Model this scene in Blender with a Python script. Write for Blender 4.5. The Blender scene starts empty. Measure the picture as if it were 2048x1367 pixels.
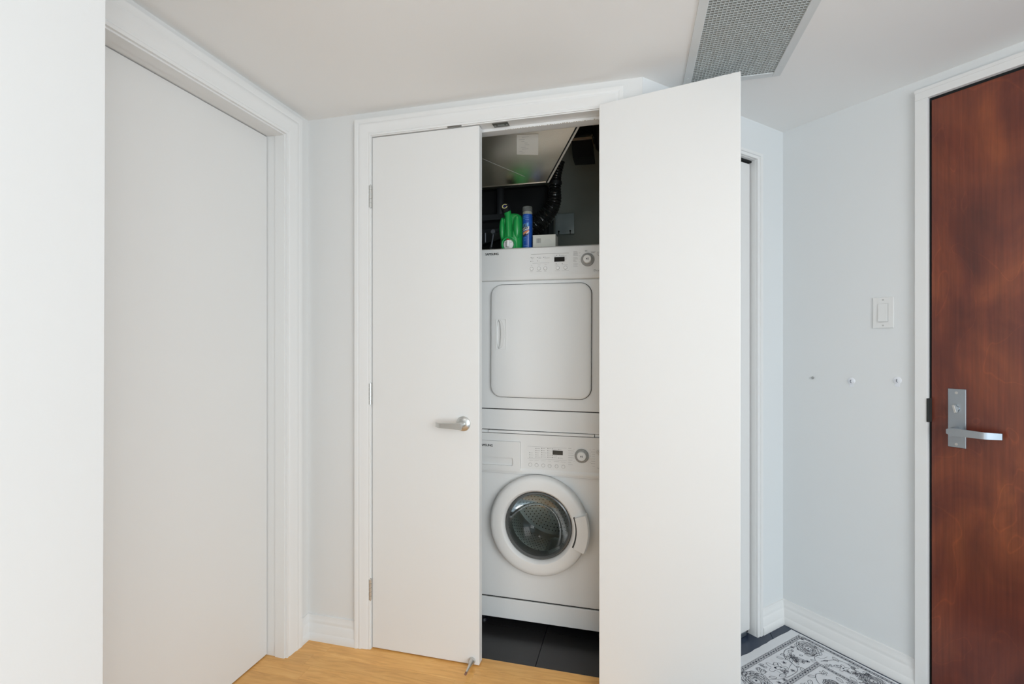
import bpy, bmesh, math, random
from mathutils import Vector, Matrix
R2 = math.sqrt(.5)
PI = math.pi
sc = bpy.context.scene
COL = sc.collection

# ---------------------------------------------------------------- camera, world, lights, exposure
EYE = (0.0, -1.718, 1.215)
cam_d = bpy.data.cameras.new('camera'); cam = bpy.data.objects.new('camera', cam_d); COL.objects.link(cam)
cam.location = EYE; cam.rotation_euler = (PI / 2, 0, 0.2475068)
cam_d.sensor_width = 36; cam_d.lens = 959.28 / 2048 * 36; cam_d.shift_y = 2.67 / 2048
cam_d.clip_start = .02
sc.camera = cam
w = bpy.data.worlds.new('world'); sc.world = w; w.use_nodes = True
w.node_tree.nodes['Background'].inputs[0].default_value = (.68, .875, 1, 1)
w.node_tree.nodes['Background'].inputs[1].default_value = 2.3
sc.view_settings.view_transform = 'Standard'; sc.view_settings.look = 'None'
sc.view_settings.gamma = 1; sc.view_settings.exposure = -0.06
sc.view_settings.use_curve_mapping = False

def area(name, loc, target, size, size_y, power, color):
    l = bpy.data.lights.new(name, 'AREA'); l.shape = 'RECTANGLE'; l.size = size; l.size_y = size_y
    l.energy = power; l.color = color
    o = bpy.data.objects.new(name, l); COL.objects.link(o); o.location = loc
    o.rotation_euler = (Vector(target) - Vector(loc)).to_track_quat('-Z', 'Y').to_euler()
    return o
area('side_fill', (1.5, -2.3, 1.4), (-1.35, -.3, .6), 1.3, 1.5, 26, (1, .96, .94))  # added unseen fill light, brightens the left walls
area('corner_lamp', (-.72, -2.4, 2.0), (.5, .4, 1.3), .3, .3, 2.0, (1, .96, .93))
area('ceiling_fill', (.35, -2.2, .6), (-.3, -1.2, 2.1), .6, .6, 7, (1, 1, 1))  # added unseen uplight to brighten the ceiling
# ---------------------------------------------------------------- materials
def mat(name, color, rough=.5, metal=0, spec=.5, bump=0, bscale=200, coat=0, vary=0, vscale=5, alpha=None):
    m = bpy.data.materials.new(name); m.use_nodes = True
    nt = m.node_tree; b = nt.nodes['Principled BSDF']
    b.inputs['Base Color'].default_value = (*color, 1); b.inputs['Roughness'].default_value = rough
    b.inputs['Metallic'].default_value = metal; b.inputs['Specular IOR Level'].default_value = spec
    b.inputs['Coat Weight'].default_value = coat
    if bump or vary:
        tc = nt.nodes.new('ShaderNodeTexCoord')
    if bump:
        n = nt.nodes.new('ShaderNodeTexNoise'); n.inputs['Scale'].default_value = bscale
        n.inputs['Detail'].default_value = 3
        bp = nt.nodes.new('ShaderNodeBump'); bp.inputs['Strength'].default_value = bump
        bp.inputs['Distance'].default_value = .002
        nt.links.new(tc.outputs['Object'], n.inputs['Vector'])
        nt.links.new(n.outputs['Fac'], bp.inputs['Height']); nt.links.new(bp.outputs['Normal'], b.inputs['Normal'])
    if vary:
        n = nt.nodes.new('ShaderNodeTexNoise'); n.inputs['Scale'].default_value = vscale
        n.inputs['Detail'].default_value = 4
        mr = nt.nodes.new('ShaderNodeMapRange'); mr.inputs['To Min'].default_value = 1 - vary
        mr.inputs['To Max'].default_value = 1 + vary
        hs = nt.nodes.new('ShaderNodeHueSaturation'); hs.inputs['Color'].default_value = (*color, 1)
        nt.links.new(tc.outputs['Object'], n.inputs['Vector'])
        nt.links.new(n.outputs['Fac'], mr.inputs['Value']); nt.links.new(mr.outputs[0], hs.inputs['Value'])
        nt.links.new(hs.outputs[0], b.inputs['Base Color'])
    return m
M = {}
M['wall'] = mat('wall_paint', (.78, .775, .76), .75, bump=.05, bscale=350, vary=.012, vscale=3)
M['wall_cool'] = mat('hall_wall_paint', (.77, .785, .785), .7, bump=.05, bscale=350, vary=.012, vscale=3)
M['ceil'] = mat('ceiling_paint', (.92, .91, .89), .85, bump=.06, bscale=280)
M['trim'] = mat('trim_gloss_paint', (.83, .825, .81), .35, bump=.03, bscale=60)
M['door'] = mat('door_satin_paint', (.82, .81, .79), .42, bump=.03, bscale=90, vary=.008, vscale=4)
M['closet_wall'] = mat('grey_closet_wall', (.42, .44, .385), .9, bump=.1, bscale=40, vary=.1, vscale=6)  # one mid-grey tone on all closet walls and the closet ceiling
M['white'] = mat('white_enamel', (.83, .835, .825), .42)
M['white2'] = mat('white_plastic', (.8, .8, .785), .35)
M['gap'] = mat('black_gap', (.01, .01, .01), .9)
M['print_dark'] = mat('dark_print', (.03, .03, .03), .6)
M['print_grey'] = mat('grey_print', (.3, .3, .29), .6)
M['print_light'] = mat('light_grey_print', (.5, .5, .485), .6)
M['lcd'] = mat('display_glass', (.014, .012, .01), .6, spec=.15)
M['lcd2'] = mat('display_glass_grey', (.04, .042, .038), .3)
M['nickel'] = mat('satin_nickel', (.62, .62, .6), .32, metal=.9)
M['nickel_cool'] = mat('brushed_steel', (.38, .42, .46), .36, metal=.9, bump=.015, bscale=500)
M['knobgrey'] = mat('grey_knob_plastic', (.33, .33, .315), .35)
M['galv'] = mat('galvanised_steel', (.74, .69, .6), .24, metal=1, bump=.15, bscale=9, vary=.18, vscale=4)
M['flange'] = mat('duct_flange', (.62, .6, .55), .5, metal=.2)
M['galv2'] = mat('galvanised_plate', (.5, .56, .55), .42, metal=.6, bump=.1, bscale=40, vary=.15, vscale=20)
M['foilblack'] = mat('black_foil_hose', (.02, .022, .022), .16, metal=.3, coat=.6, bump=.3, bscale=50)
M['black'] = mat('black_insulation', (.012, .013, .014), .55, bump=.3, bscale=40)
M['foil'] = mat('crinkled_foil_tape', (.85, .64, .46), .35, metal=.6, bump=1, bscale=70)  # orange highlight on the foil is put into its base colour
M['paper'] = mat('paper_sticker', (.6, .58, .53), .8)
M['card'] = mat('white_cardboard', (.66, .66, .6), .6)
M['green'] = mat('green_jug_plastic', (.012, .33, .07), .28, coat=.15)
M['green2'] = mat('green_jug_ring', (.02, .42, .11), .3)
M['blackpl'] = mat('black_plastic', (.008, .008, .012), .3)
M['navy'] = mat('navy_plastic', (.01, .012, .09), .35)
M['yellow'] = mat('yellow_print', (.72, .68, .3), .5)
M['red'] = mat('red_plastic', (.35, .02, .015), .35)
M['blue'] = mat('blue_can_print', (.012, .085, .42), .3, coat=.3, vary=.35, vscale=45)
M['ltblue'] = mat('light_blue_print', (.15, .4, .75), .4)
M['ivory'] = mat('ivory_plastic', (.7, .68, .52), .4)
M['clear'] = mat('clear_plastic', (.6, .63, .62), .1)
M['orange'] = mat('orange_print', (.75, .28, .12), .4)
M['pipe'] = mat('grey_pipe', (.05, .055, .06), .4, metal=.2)
M['valve'] = mat('valve_knob', (.2, .21, .24), .4, metal=.4)
M['alu'] = mat('aluminium_grille', (.72, .745, .73), .4, metal=.35)
M['grille_frame'] = mat('grille_frame_paint', (.7, .72, .715), .5)
M['cavity'] = mat('duct_cavity', (.06, .065, .062), .9)
M['rug'] = mat('rug_cotton', (.76, .775, .80), .95, bump=.6, bscale=700, vary=.05, vscale=300)
M['ink'] = mat('rug_ink', (.04, .045, .07), .95, vary=.3, vscale=400)
M['doorseal'] = mat('dark_door_seal', (.02, .022, .02), .7)
M['dkmetal'] = mat('dark_catch_metal', (.22, .215, .2), .4, metal=.8)
M['rubber'] = mat('brown_rubber', (.25, .13, .09), .6)
M['drum'] = mat('drum_stainless', (.72, .74, .71), .33, metal=.9)
M['drumdark'] = mat('drum_rim_grey', (.085, .09, .088), .25, coat=.4)
M['hole'] = mat('drum_hole', (.006, .006, .006), .9)
M['hook'] = mat('clear_adhesive_hook', (.82, .84, .88), .25, coat=.3)
M['dirt'] = mat('chipped_paint', (.42, .37, .29), .9)
for k in ('clear',):
    b = M[k].node_tree.nodes['Principled BSDF']; b.inputs['Transmission Weight'].default_value = .85
    b.inputs['IOR'].default_value = 1.15
# dark tinted porthole glass: clear tinted transmission + mirror gloss
g = bpy.data.materials.new('porthole_glass'); g.use_nodes = True; nt = g.node_tree
nt.nodes.remove(nt.nodes['Principled BSDF']); out = nt.nodes['Material Output']
tr = nt.nodes.new('ShaderNodeBsdfTransparent'); tr.inputs[0].default_value = (.8, .84, .82, 1)
gl = nt.nodes.new('ShaderNodeBsdfGlossy'); gl.inputs['Roughness'].default_value = .05
fr = nt.nodes.new('ShaderNodeFresnel'); fr.inputs[0].default_value = 1.5
mx = nt.nodes.new('ShaderNodeMixShader')
fm = nt.nodes.new('ShaderNodeMath'); fm.operation = 'MULTIPLY'; fm.inputs[1].default_value = .45; nt.links.new(fr.outputs[0], fm.inputs[0]); nt.links.new(fm.outputs[0], mx.inputs[0]); nt.links.new(tr.outputs[0], mx.inputs[1]); nt.links.new(gl.outputs[0], mx.inputs[2])
nt.links.new(mx.outputs[0], out.inputs[0]); M['glass'] = g

def grain_mat(name, ramp, vscale, rough, coat, noise_scale=3, rnd=.12, distortion=1.5, bump=.05, wave=False):
    m = bpy.data.materials.new(name); m.use_nodes = True; nt = m.node_tree; b = nt.nodes['Principled BSDF']
    b.inputs['Roughness'].default_value = rough; b.inputs['Coat Weight'].default_value = coat
    b.inputs['Coat Roughness'].default_value = .25
    tc = nt.nodes.new('ShaderNodeTexCoord'); mp = nt.nodes.new('ShaderNodeMapping'); mp.inputs['Scale'].default_value = vscale
    oi = nt.nodes.new('ShaderNodeObjectInfo')
    ad = nt.nodes.new('ShaderNodeVectorMath'); ad.operation = 'ADD'
    sc_ = nt.nodes.new('ShaderNodeMath'); sc_.operation = 'MULTIPLY'; sc_.inputs[1].default_value = 37
    nt.links.new(oi.outputs['Random'], sc_.inputs[0])
    nt.links.new(tc.outputs['Object'], mp.inputs[0]); nt.links.new(mp.outputs[0], ad.inputs[0]); nt.links.new(sc_.outputs[0], ad.inputs[1])
    n = nt.nodes.new('ShaderNodeTexNoise'); n.inputs['Scale'].default_value = noise_scale; n.inputs['Detail'].default_value = 8
    n.inputs['Distortion'].default_value = distortion
    nt.links.new(ad.outputs[0], n.inputs['Vector'])
    cr = nt.nodes.new('ShaderNodeValToRGB'); els = cr.color_ramp.elements
    els[0].position = ramp[0][0]; els[0].color = (*ramp[0][1], 1); els[1].position = ramp[-1][0]; els[1].color = (*ramp[-1][1], 1)
    for p, c in ramp[1:-1]:
        e = els.new(p); e.color = (*c, 1)
    nt.links.new(n.outputs['Fac'], cr.inputs[0])
    hs = nt.nodes.new('ShaderNodeHueSaturation'); mr = nt.nodes.new('ShaderNodeMapRange')
    mr.inputs['To Min'].default_value = 1 - rnd; mr.inputs['To Max'].default_value = 1 + rnd
    nt.links.new(oi.outputs['Random'], mr.inputs[0]); nt.links.new(mr.outputs[0], hs.inputs['Value'])
    nt.links.new(cr.outputs[0], hs.inputs['Color']); nt.links.new(hs.outputs[0], b.inputs['Base Color'])
    if bump:
        bp = nt.nodes.new('ShaderNodeBump'); bp.inputs['Strength'].default_value = bump; bp.inputs['Distance'].default_value = .002
        nt.links.new(n.outputs['Fac'], bp.inputs['Height']); nt.links.new(bp.outputs[0], b.inputs['Normal'])
    return m
M['wood'] = grain_mat('oak_plank', [(.25, (.68, .33, .088)), (.5, (.82, .43, .125)), (.75, (.9, .52, .17))], (3, 22, 3), .32, .12, 2.2, .07)
M['red_wood'] = grain_mat('stained_veneer', [(.28, (.075, .014, .009)), (.47, (.14, .028, .014)), (.62, (.2, .045, .018)), (.8, (.3, .075, .025))], (2.6, 1.5, 1.5), .3, .35, 2.0, 0, 1.0, .03)
M['tile'] = mat('black_tile', (.022, .021, .022), .3, bump=.08, bscale=25, vary=.25, vscale=8)
M['hall_tile'] = mat('sky_tinted_tile', (.016, .03, .06), .28, bump=.08, bscale=25, vary=.25, vscale=8)  # dark tile, blue daylight reflection partly put into its colour
M['grout'] = mat('grey_grout', (.14, .135, .12), .9)

# finer figure for the stained veneer (vertical streaks + swirling rings)
def veneer():
    m = M['red_wood']; nt = m.node_tree; b = nt.nodes['Principled BSDF']
    tc = nt.nodes.new('ShaderNodeTexCoord')
    mp = nt.nodes.new('ShaderNodeMapping'); mp.inputs['Scale'].default_value = (160, 160, 5)
    n = nt.nodes.new('ShaderNodeTexNoise'); n.inputs['Scale'].default_value = 1; n.inputs['Detail'].default_value = 4
    nt.links.new(tc.outputs['Object'], mp.inputs[0]); nt.links.new(mp.outputs[0], n.inputs['Vector'])
    w0 = nt.nodes.new('ShaderNodeTexNoise'); w0.inputs['Scale'].default_value = 2.2; w0.inputs['Detail'].default_value = 2.5; w0.inputs['Distortion'].default_value = .6
    w_ = nt.nodes.new('ShaderNodeMath'); w_.operation = 'PINGPONG'; w_.inputs[1].default_value = .085; nt.links.new(w0.outputs['Fac'], w_.inputs[0])
    mp2 = nt.nodes.new('ShaderNodeMapping'); mp2.inputs['Scale'].default_value = (2.5, 2.5, 1.2)
    nt.links.new(tc.outputs['Object'], mp2.inputs[0]); nt.links.new(mp2.outputs[0], w0.inputs['Vector'])
    cr = nt.nodes.new('ShaderNodeValToRGB'); cr.color_ramp.elements[0].position = .0; cr.color_ramp.elements[0].color = (1.28, 1.3, 1.2, 1)
    cr.color_ramp.elements[1].position = .0055; cr.color_ramp.elements[1].color = (1, 1, 1, 1)
    nt.links.new(w_.outputs[0], cr.inputs[0])
    mr = nt.nodes.new('ShaderNodeMapRange'); mr.inputs['From Min'].default_value = .3; mr.inputs['From Max'].default_value = .7
    mr.inputs['To Min'].default_value = .82; mr.inputs['To Max'].default_value = 1.14
    nt.links.new(n.outputs['Fac'], mr.inputs[0])
    hs = [x for x in nt.nodes if x.type == 'HUE_SAT'][0]
    mu = nt.nodes.new('ShaderNodeVectorMath'); mu.operation = 'MULTIPLY'
    mu2 = nt.nodes.new('ShaderNodeVectorMath'); mu2.operation = 'MULTIPLY'
    nt.links.new(hs.outputs[0], mu.inputs[0]); nt.links.new(mr.outputs[0], mu.inputs[1])
    nt.links.new(mu.outputs[0], mu2.inputs[0]); nt.links.new(cr.outputs[0], mu2.inputs[1])
    nt.links.new(mu2.outputs[0], b.inputs['Base Color'])
veneer()

# ---------------------------------------------------------------- mesh helpers
def box(bm, x0, x1, y0, y1, z0, z1, bev=0):
    if bev:
        t = bmesh.new(); box(t, x0, x1, y0, y1, z0, z1)
        bmesh.ops.bevel(t, geom=list(t.edges), offset=bev, segments=2, profile=.5, affect='EDGES')
        me = bpy.data.meshes.new('t'); t.to_mesh(me); t.free(); bm.from_mesh(me); bpy.data.meshes.remove(me); return
    v = [bm.verts.new(p) for p in ((x0, y0, z0), (x1, y0, z0), (x1, y1, z0), (x0, y1, z0), (x0, y0, z1), (x1, y0, z1), (x1, y1, z1), (x0, y1, z1))]
    for f in ((0, 3, 2, 1), (4, 5, 6, 7), (0, 1, 5, 4), (1, 2, 6, 5), (2, 3, 7, 6), (3, 0, 4, 7)):
        bm.faces.new([v[i] for i in f])
def bx(*a, **k):
    bm = bmesh.new(); box(bm, *a, **k); return bm
def boxes(*lst, bev=0):
    bm = bmesh.new()
    for a in lst: box(bm, *a, bev=bev)
    return bm
def cyl(bm, p0, p1, r0, r1=None, seg=20, caps=True):
    r1 = r0 if r1 is None else r1
    p0, p1 = Vector(p0), Vector(p1); d = (p1 - p0).normalized()
    a = d.orthogonal().normalized(); b = d.cross(a)
    A = []; B = []
    for i in range(seg):
        t = 2 * PI * i / seg; o = a * math.cos(t) + b * math.sin(t)
        A.append(bm.verts.new(p0 + o * r0)); B.append(bm.verts.new(p1 + o * r1))
    for i in range(seg):
        j = (i + 1) % seg; bm.faces.new((A[i], A[j], B[j], B[i]))
    if caps:
        bm.faces.new(list(reversed(A))); bm.faces.new(B)
def tube(bm, pts, radii, seg=14):
    pts = [Vector(p) for p in pts]; n = len(pts)
    if not hasattr(radii, '__len__'): radii = [radii] * n
    rings = []; a = None
    for i, p in enumerate(pts):
        d = (pts[min(i + 1, n - 1)] - pts[max(i - 1, 0)]).normalized()
        if a is None: a = d.orthogonal().normalized()
        a = (a - d * a.dot(d)).normalized(); b = d.cross(a)
        rings.append([bm.verts.new(p + (a * math.cos(2 * PI * k / seg) + b * math.sin(2 * PI * k / seg)) * radii[i]) for k in range(seg)])
    for i in range(n - 1):
        for k in range(seg):
            l = (k + 1) % seg; bm.faces.new((rings[i][k], rings[i][l], rings[i + 1][l], rings[i + 1][k]))
    bm.faces.new(list(reversed(rings[0]))); bm.faces.new(rings[-1])
def lathe(bm, prof, cx=0, cz=0, seg=64, close=False, a0=0, a1=2 * PI):
    """revolve (r, y) about the Y axis through (cx, cz)"""
    full = abs(a1 - a0 - 2 * PI) < 1e-6; n = seg if full else seg + 1
    rings = []
    for r, y in prof:
        if r < 1e-6: rings.append([bm.verts.new((cx, y, cz))] * n); continue
        rings.append([bm.verts.new((cx + r * math.cos(a0 + (a1 - a0) * i / seg), y, cz + r * math.sin(a0 + (a1 - a0) * i / seg))) for i in range(n)])
    pr = list(range(len(prof) - 1)) + ([len(prof) - 1] if close else [])
    for k in pr:
        A = rings[k]; B = rings[(k + 1) % len(prof)]
        for i in range(seg):
            j = (i + 1) % n if full else i + 1
            vs = []
            for v in (A[i], A[j], B[j], B[i]):
                if v not in vs: vs.append(v)
            if len(vs) > 2: bm.faces.new(vs)
    if not full and close:
        bm.faces.new([r[0] for r in rings]); bm.faces.new([r[-1] for r in reversed(rings)])
def latheZ(bm, prof, cx, cy, seg=32):
    rings = []
    for r, z in prof:
        rings.append([bm.verts.new((cx + max(r, 1e-5) * math.cos(2 * PI * i / seg), cy + max(r, 1e-5) * math.sin(2 * PI * i / seg), z)) for i in range(seg)])
    for A, B in zip(rings, rings[1:]):
        for i in range(seg):
            j = (i + 1) % seg; bm.faces.new((A[i], A[j], B[j], B[i]))
    bm.faces.new(list(reversed(rings[0]))); bm.faces.new(rings[-1])
def prism_xz(bm, pts, y0, y1):
    """polygon in x,z extruded from y0 (front) to y1"""
    A = [bm.verts.new((x, y0, z)) for x, z in pts]; B = [bm.verts.new((x, y1, z)) for x, z in pts]
    n = len(pts); bm.faces.new(A); bm.faces.new(list(reversed(B)))
    for i in range(n):
        j = (i + 1) % n; bm.faces.new((A[j], A[i], B[i], B[j]))
def prism_xy(bm, pts, z0, z1):
    A = [bm.verts.new((x, y, z0)) for x, y in pts]; B = [bm.verts.new((x, y, z1)) for x, y in pts]
    n = len(pts); bm.faces.new(list(reversed(A))); bm.faces.new(B)
    for i in range(n):
        j = (i + 1) % n; bm.faces.new((A[i], A[j], B[j], B[i]))
def rrect(x0, x1, z0, z1, r, seg=8):
    pts = []
    for cx, cz, a in ((x1 - r, z1 - r, 0), (x0 + r, z1 - r, 90), (x0 + r, z0 + r, 180), (x1 - r, z0 + r, 270)):
        for i in range(seg + 1):
            t = math.radians(a + 90 * i / seg); pts.append((cx + r * math.cos(t), cz + r * math.sin(t)))
    return pts
def frame_xz(bm, outer, inner, y0, y1):
    n = len(outer); L = []
    for pts, y in ((outer, y0), (outer, y1), (inner, y1), (inner, y0)):
        L.append([bm.verts.new((x, y, z)) for x, z in pts])
    for k in range(4):
        A, B = L[k], L[(k + 1) % 4]
        for i in range(n):
            j = (i + 1) % n; bm.faces.new((A[i], A[j], B[j], B[i]))
def ellipsoid(bm, c, r, seg=20, rings=12):
    m = Matrix.Translation(c) @ Matrix.Diagonal((*r, 1))
    bmesh.ops.create_uvsphere(bm, u_segments=seg, v_segments=rings, radius=1, matrix=m)

def obj(name, bm, m, parent=None, smooth=False, loc=None, rz=0):
    bmesh.ops.recalc_face_normals(bm, faces=bm.faces)
    me = bpy.data.meshes.new(name); bm.to_mesh(me); bm.free()
    me.materials.append(M[m] if isinstance(m, str) else m)
    if smooth:
        for p in me.polygons: p.use_smooth = True
        try: me.set_sharp_from_angle(angle=math.radians(38))
        except Exception: pass
    o = bpy.data.objects.new(name, me); COL.objects.link(o)
    if parent: o.parent = parent
    if loc: o.location = loc; o.rotation_euler = (0, 0, rz)
    return o
def tag(o, label=None, cat=None, group=None, kind=None):
    for k, v in (('label', label), ('category', cat), ('group', group), ('kind', kind)):
        if v: o[k] = v
    return o
def thing(name, label, cat, loc=(0, 0, 0), rz=0, group=None, kind=None):
    o = bpy.data.objects.new(name, None); COL.objects.link(o); o.empty_display_size = .05
    o.location = loc; o.rotation_euler = (0, 0, rz)
    return tag(o, label, cat, group, kind)
def struct(name, bm, m, frame=None, smooth=False):
    o = obj(name, bm, m, None, smooth)
    if frame: o.location = frame[0]; o.rotation_euler = (0, 0, frame[1])
    o['kind'] = 'structure'; return o
def cut(o, bm):
    bmesh.ops.recalc_face_normals(bm, faces=bm.faces)
    me = bpy.data.meshes.new('c'); bm.to_mesh(me); bm.free(); c = bpy.data.objects.new('c', me); COL.objects.link(c)
    if o.parent: c.parent = o.parent
    c.matrix_local = o.matrix_local.copy()
    md = o.modifiers.new('b', 'BOOLEAN'); md.operation = 'DIFFERENCE'; md.object = c; md.solver = 'EXACT'
    bpy.context.view_layer.update()
    ne = bpy.data.meshes.new_from_object(o.evaluated_get(bpy.context.evaluated_depsgraph_get()))
    o.modifiers.clear(); o.data = ne; bpy.data.objects.remove(c)
    return o
def text_bm(s, width, height, x, z, y, shear=0, thick=.0004, bold=0):
    """flat lettering facing -Y, left-bottom at (x, z)"""
    cu = bpy.data.curves.new('t', 'FONT'); cu.body = s; cu.size = 1; cu.extrude = .01; cu.offset = bold; cu.shear = shear
    cu.resolution_u = 4
    o = bpy.data.objects.new('t', cu); COL.objects.link(o); bpy.context.view_layer.update()
    me = bpy.data.meshes.new_from_object(o.evaluated_get(bpy.context.evaluated_depsgraph_get()))
    bpy.data.objects.remove(o); bm = bmesh.new(); bm.from_mesh(me); bpy.data.meshes.remove(me)
    xs = [v.co.x for v in bm.verts]; ys = [v.co.y for v in bm.verts]
    X0, X1, Y0, Y1 = min(xs), max(xs), min(ys), max(ys)
    for v in bm.verts:
        a, b, c = v.co
        v.co = (x + (a - X0) / (X1 - X0) * width, y + (-thick if c > 0 else 0), z + (b - Y0) / (Y1 - Y0) * height)
    return bm

# wall frames: local x = right along the wall, y = into the wall, z = up
CX, CY = .6335, .602
FR_C = ((0, 0, 0), 0)                    # closet wall (plane y = 0)
XL = -1.3047
FR_L = ((XL, 0, 0), PI / 2)              # left wall; local x = world Y
FR_R = ((CX, CY, 0), -PI / 4)            # right wall; local x = s from the corner
FR_F = ((CX, CY, 0), PI / 4)             # angled wall; local x = -s
ZC = 2.1354
FD = ((0, 0, 0), 0)

# ---------------------------------------------------------------- room shell
# closet opening x -1.0125..-.104, top 2.037
struct('wall_front', boxes((-1.45, -1.0125, 0, .11, -.02, ZC + .35), (-.104, .032, 0, .06, -.02, ZC + .35),
       (-.104, -.06, .06, .11, -.02, ZC + .35), (-1.0125, -.104, 0, .11, 2.055, ZC + .35)), 'wall')
# left wall with the doorway (local x = world Y; opening -.96..-.136, jamb depth .12)
struct('wall_left', boxes((-.1345, 0, 0, .12, -.02, ZC), (-1.3, -.968, 0, .12, -.02, ZC), (-.968, -.1345, 0, .12, 2.035, ZC)), 'wall', FR_L)
# near wall on the left of the camera; its corner leans very slightly like the photographed edge
bm = bmesh.new(); nx = -.9502; ny = -1.042
prism_xy(bm, [(-1.5, -4.6), (nx, -4.6), (nx, ny), (-1.5, ny)], -.02, ZC)
for v in bm.verts:
    if v.co.x > -1.2: v.co.x += .0046 * ((v.co.z - 1.2) / .9)
struct('wall_near', bm, 'wall')
# right wall: solid to s=.4985, door opening to 1.42, then on
struct('wall_right', boxes((-.1, .4985, 0, .12, -.02, ZC), (1.415, 3.0, 0, .12, -.02, ZC), (.4985, 1.415, 0, .12, 2.068, ZC)), 'wall_cool', FR_R)
# angled wall: opening s .203...75
struct('wall_angled', boxes((-.203, .05, 0, .06, -.02, ZC), (-.852, -.80, .0, .04, -.02, ZC), (-.80, -.203, 0, .06, 1.977, ZC)), 'wall_cool', FR_F)
# closet interior
struct('sky_block_wall', bx(-1.5, .35, -4.72, -4.6, -.02, ZC), 'wall')  # added unseen wall behind the camera, blocks sky light from the left rear
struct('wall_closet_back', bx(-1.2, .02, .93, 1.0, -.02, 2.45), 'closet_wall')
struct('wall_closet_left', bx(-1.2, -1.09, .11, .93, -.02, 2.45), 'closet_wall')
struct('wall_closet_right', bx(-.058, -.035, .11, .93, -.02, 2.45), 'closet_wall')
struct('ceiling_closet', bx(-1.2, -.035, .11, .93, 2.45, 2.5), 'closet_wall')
# ceiling with the air-return hole x .197..462, y -.62...0745
struct('ceiling', boxes((-1.5, -.02, -4.6, .04, ZC, ZC + .06), (-.02, .197, -4.6, .26, ZC, ZC + .06), (.197, .462, .0745, .6, ZC, ZC + .06),
       (.197, .462, -4.6, -.62, ZC, ZC + .06), (.462, 3.2, -4.6, .9, ZC, ZC + .06)), 'ceil')

# floor: sub-floor + planks (wood) + tiles
fl = struct('floor', boxes((-1.5, 3.2, -4.6, 1.2, -.05, -.0135)), 'grout')
rnd = random.Random(4)
W = .069
def plank_bm(L, Wd):
    bm = bmesh.new(); e = .00028
    A = [bm.verts.new(p) for p in ((0, 0, -.012), (L, 0, -.012), (L, Wd, -.012), (0, Wd, -.012))]
    B = [bm.verts.new(p) for p in ((0, 0, -e), (L, 0, -e), (L, Wd, -e), (0, Wd, -e))]
    D = [bm.verts.new(p) for p in ((e, e, 0), (L - e, e, 0), (L - e, Wd - e, 0), (e, Wd - e, 0))]
    for P, Q in ((A, B), (B, D)):
        for i in range(4):
            j = (i + 1) % 4; bm.faces.new((P[i], P[j], Q[j], Q[i]))
    bm.faces.new(D); bm.faces.new(list(reversed(A))); return bm
far = bmesh.new(); row = 0; y = .051
while y > -4.5:
    y0 = y - W
    x = -1.43 if row == 0 else -1.43
    xend = .03 if row > 0 else -.104
    xs = [x]
    if row == 0: xs = [-1.3, .03]; 
    else:
        first = -1.177 if row == 3 else x + rnd.uniform(.15, .6)
        xs.append(first)
        while xs[-1] < xend - .35: xs.append(xs[-1] + rnd.uniform(.55, 1.1))
        if xs[-1] > xend - .12: xs[-1] = xend
        else: xs.append(xend)
        if y0 < -1.04: xs = [max(a, nx - .01) for a in xs]; xs = sorted(set(xs))
    for a, b in zip(xs, xs[1:]):
        if row < 14:
            o = obj('plank', plank_bm(b - a - .0002, W - .0002), 'wood', fl); o.location = (a, y0, 0)
        else:
            t = plank_bm(b - a - .0002, W - .0002); me = bpy.data.meshes.new('t'); bmesh.ops.translate(t, verts=t.verts, vec=(a, y0, 0)); t.to_mesh(me); t.free(); far.from_mesh(me); bpy.data.meshes.remove(me)
    y = y0; row += 1
o = obj('far_planks', far, 'wood', fl); o['kind'] = 'stuff'
# black tiles (closet floor and entry hall), 305 mm
def clip_tile(x0, x1, y0, y1, planes):
    poly = [(x0, y0), (x1, y0), (x1, y1), (x0, y1)]
    for a, b, c in planes:            # keep a*x+b*y <= c
        out_ = []
        for i in range(len(poly)):
            p, q = poly[i], poly[(i + 1) % len(poly)]; dp = a * p[0] + b * p[1] - c; dq = a * q[0] + b * q[1] - c
            if dp <= 0: out_.append(p)
            if dp * dq < 0:
                t = dp / (dp - dq); out_.append((p[0] + t * (q[0] - p[0]), p[1] + t * (q[1] - p[1])))
        poly = out_
        if len(poly) < 3: return None
    ar = abs(sum(poly[i][0] * poly[(i + 1) % len(poly)][1] - poly[(i + 1) % len(poly)][0] * poly[i][1] for i in range(len(poly)))) / 2
    return poly if ar > 1e-4 else None
T_ = .305
for i in range(-3, 9):
    for j in range(-16, 4):
        x0 = -.357 + i * T_; y0 = .276 + j * T_
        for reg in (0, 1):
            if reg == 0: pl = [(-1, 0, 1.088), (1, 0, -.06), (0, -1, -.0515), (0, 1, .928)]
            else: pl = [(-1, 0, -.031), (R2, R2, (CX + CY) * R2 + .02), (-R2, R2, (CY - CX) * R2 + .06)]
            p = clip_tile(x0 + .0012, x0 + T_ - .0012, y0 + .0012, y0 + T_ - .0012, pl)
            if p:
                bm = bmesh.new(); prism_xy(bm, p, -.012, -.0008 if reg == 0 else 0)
                obj('tile', bm, 'tile' if reg == 0 else 'hall_tile', fl)

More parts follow.
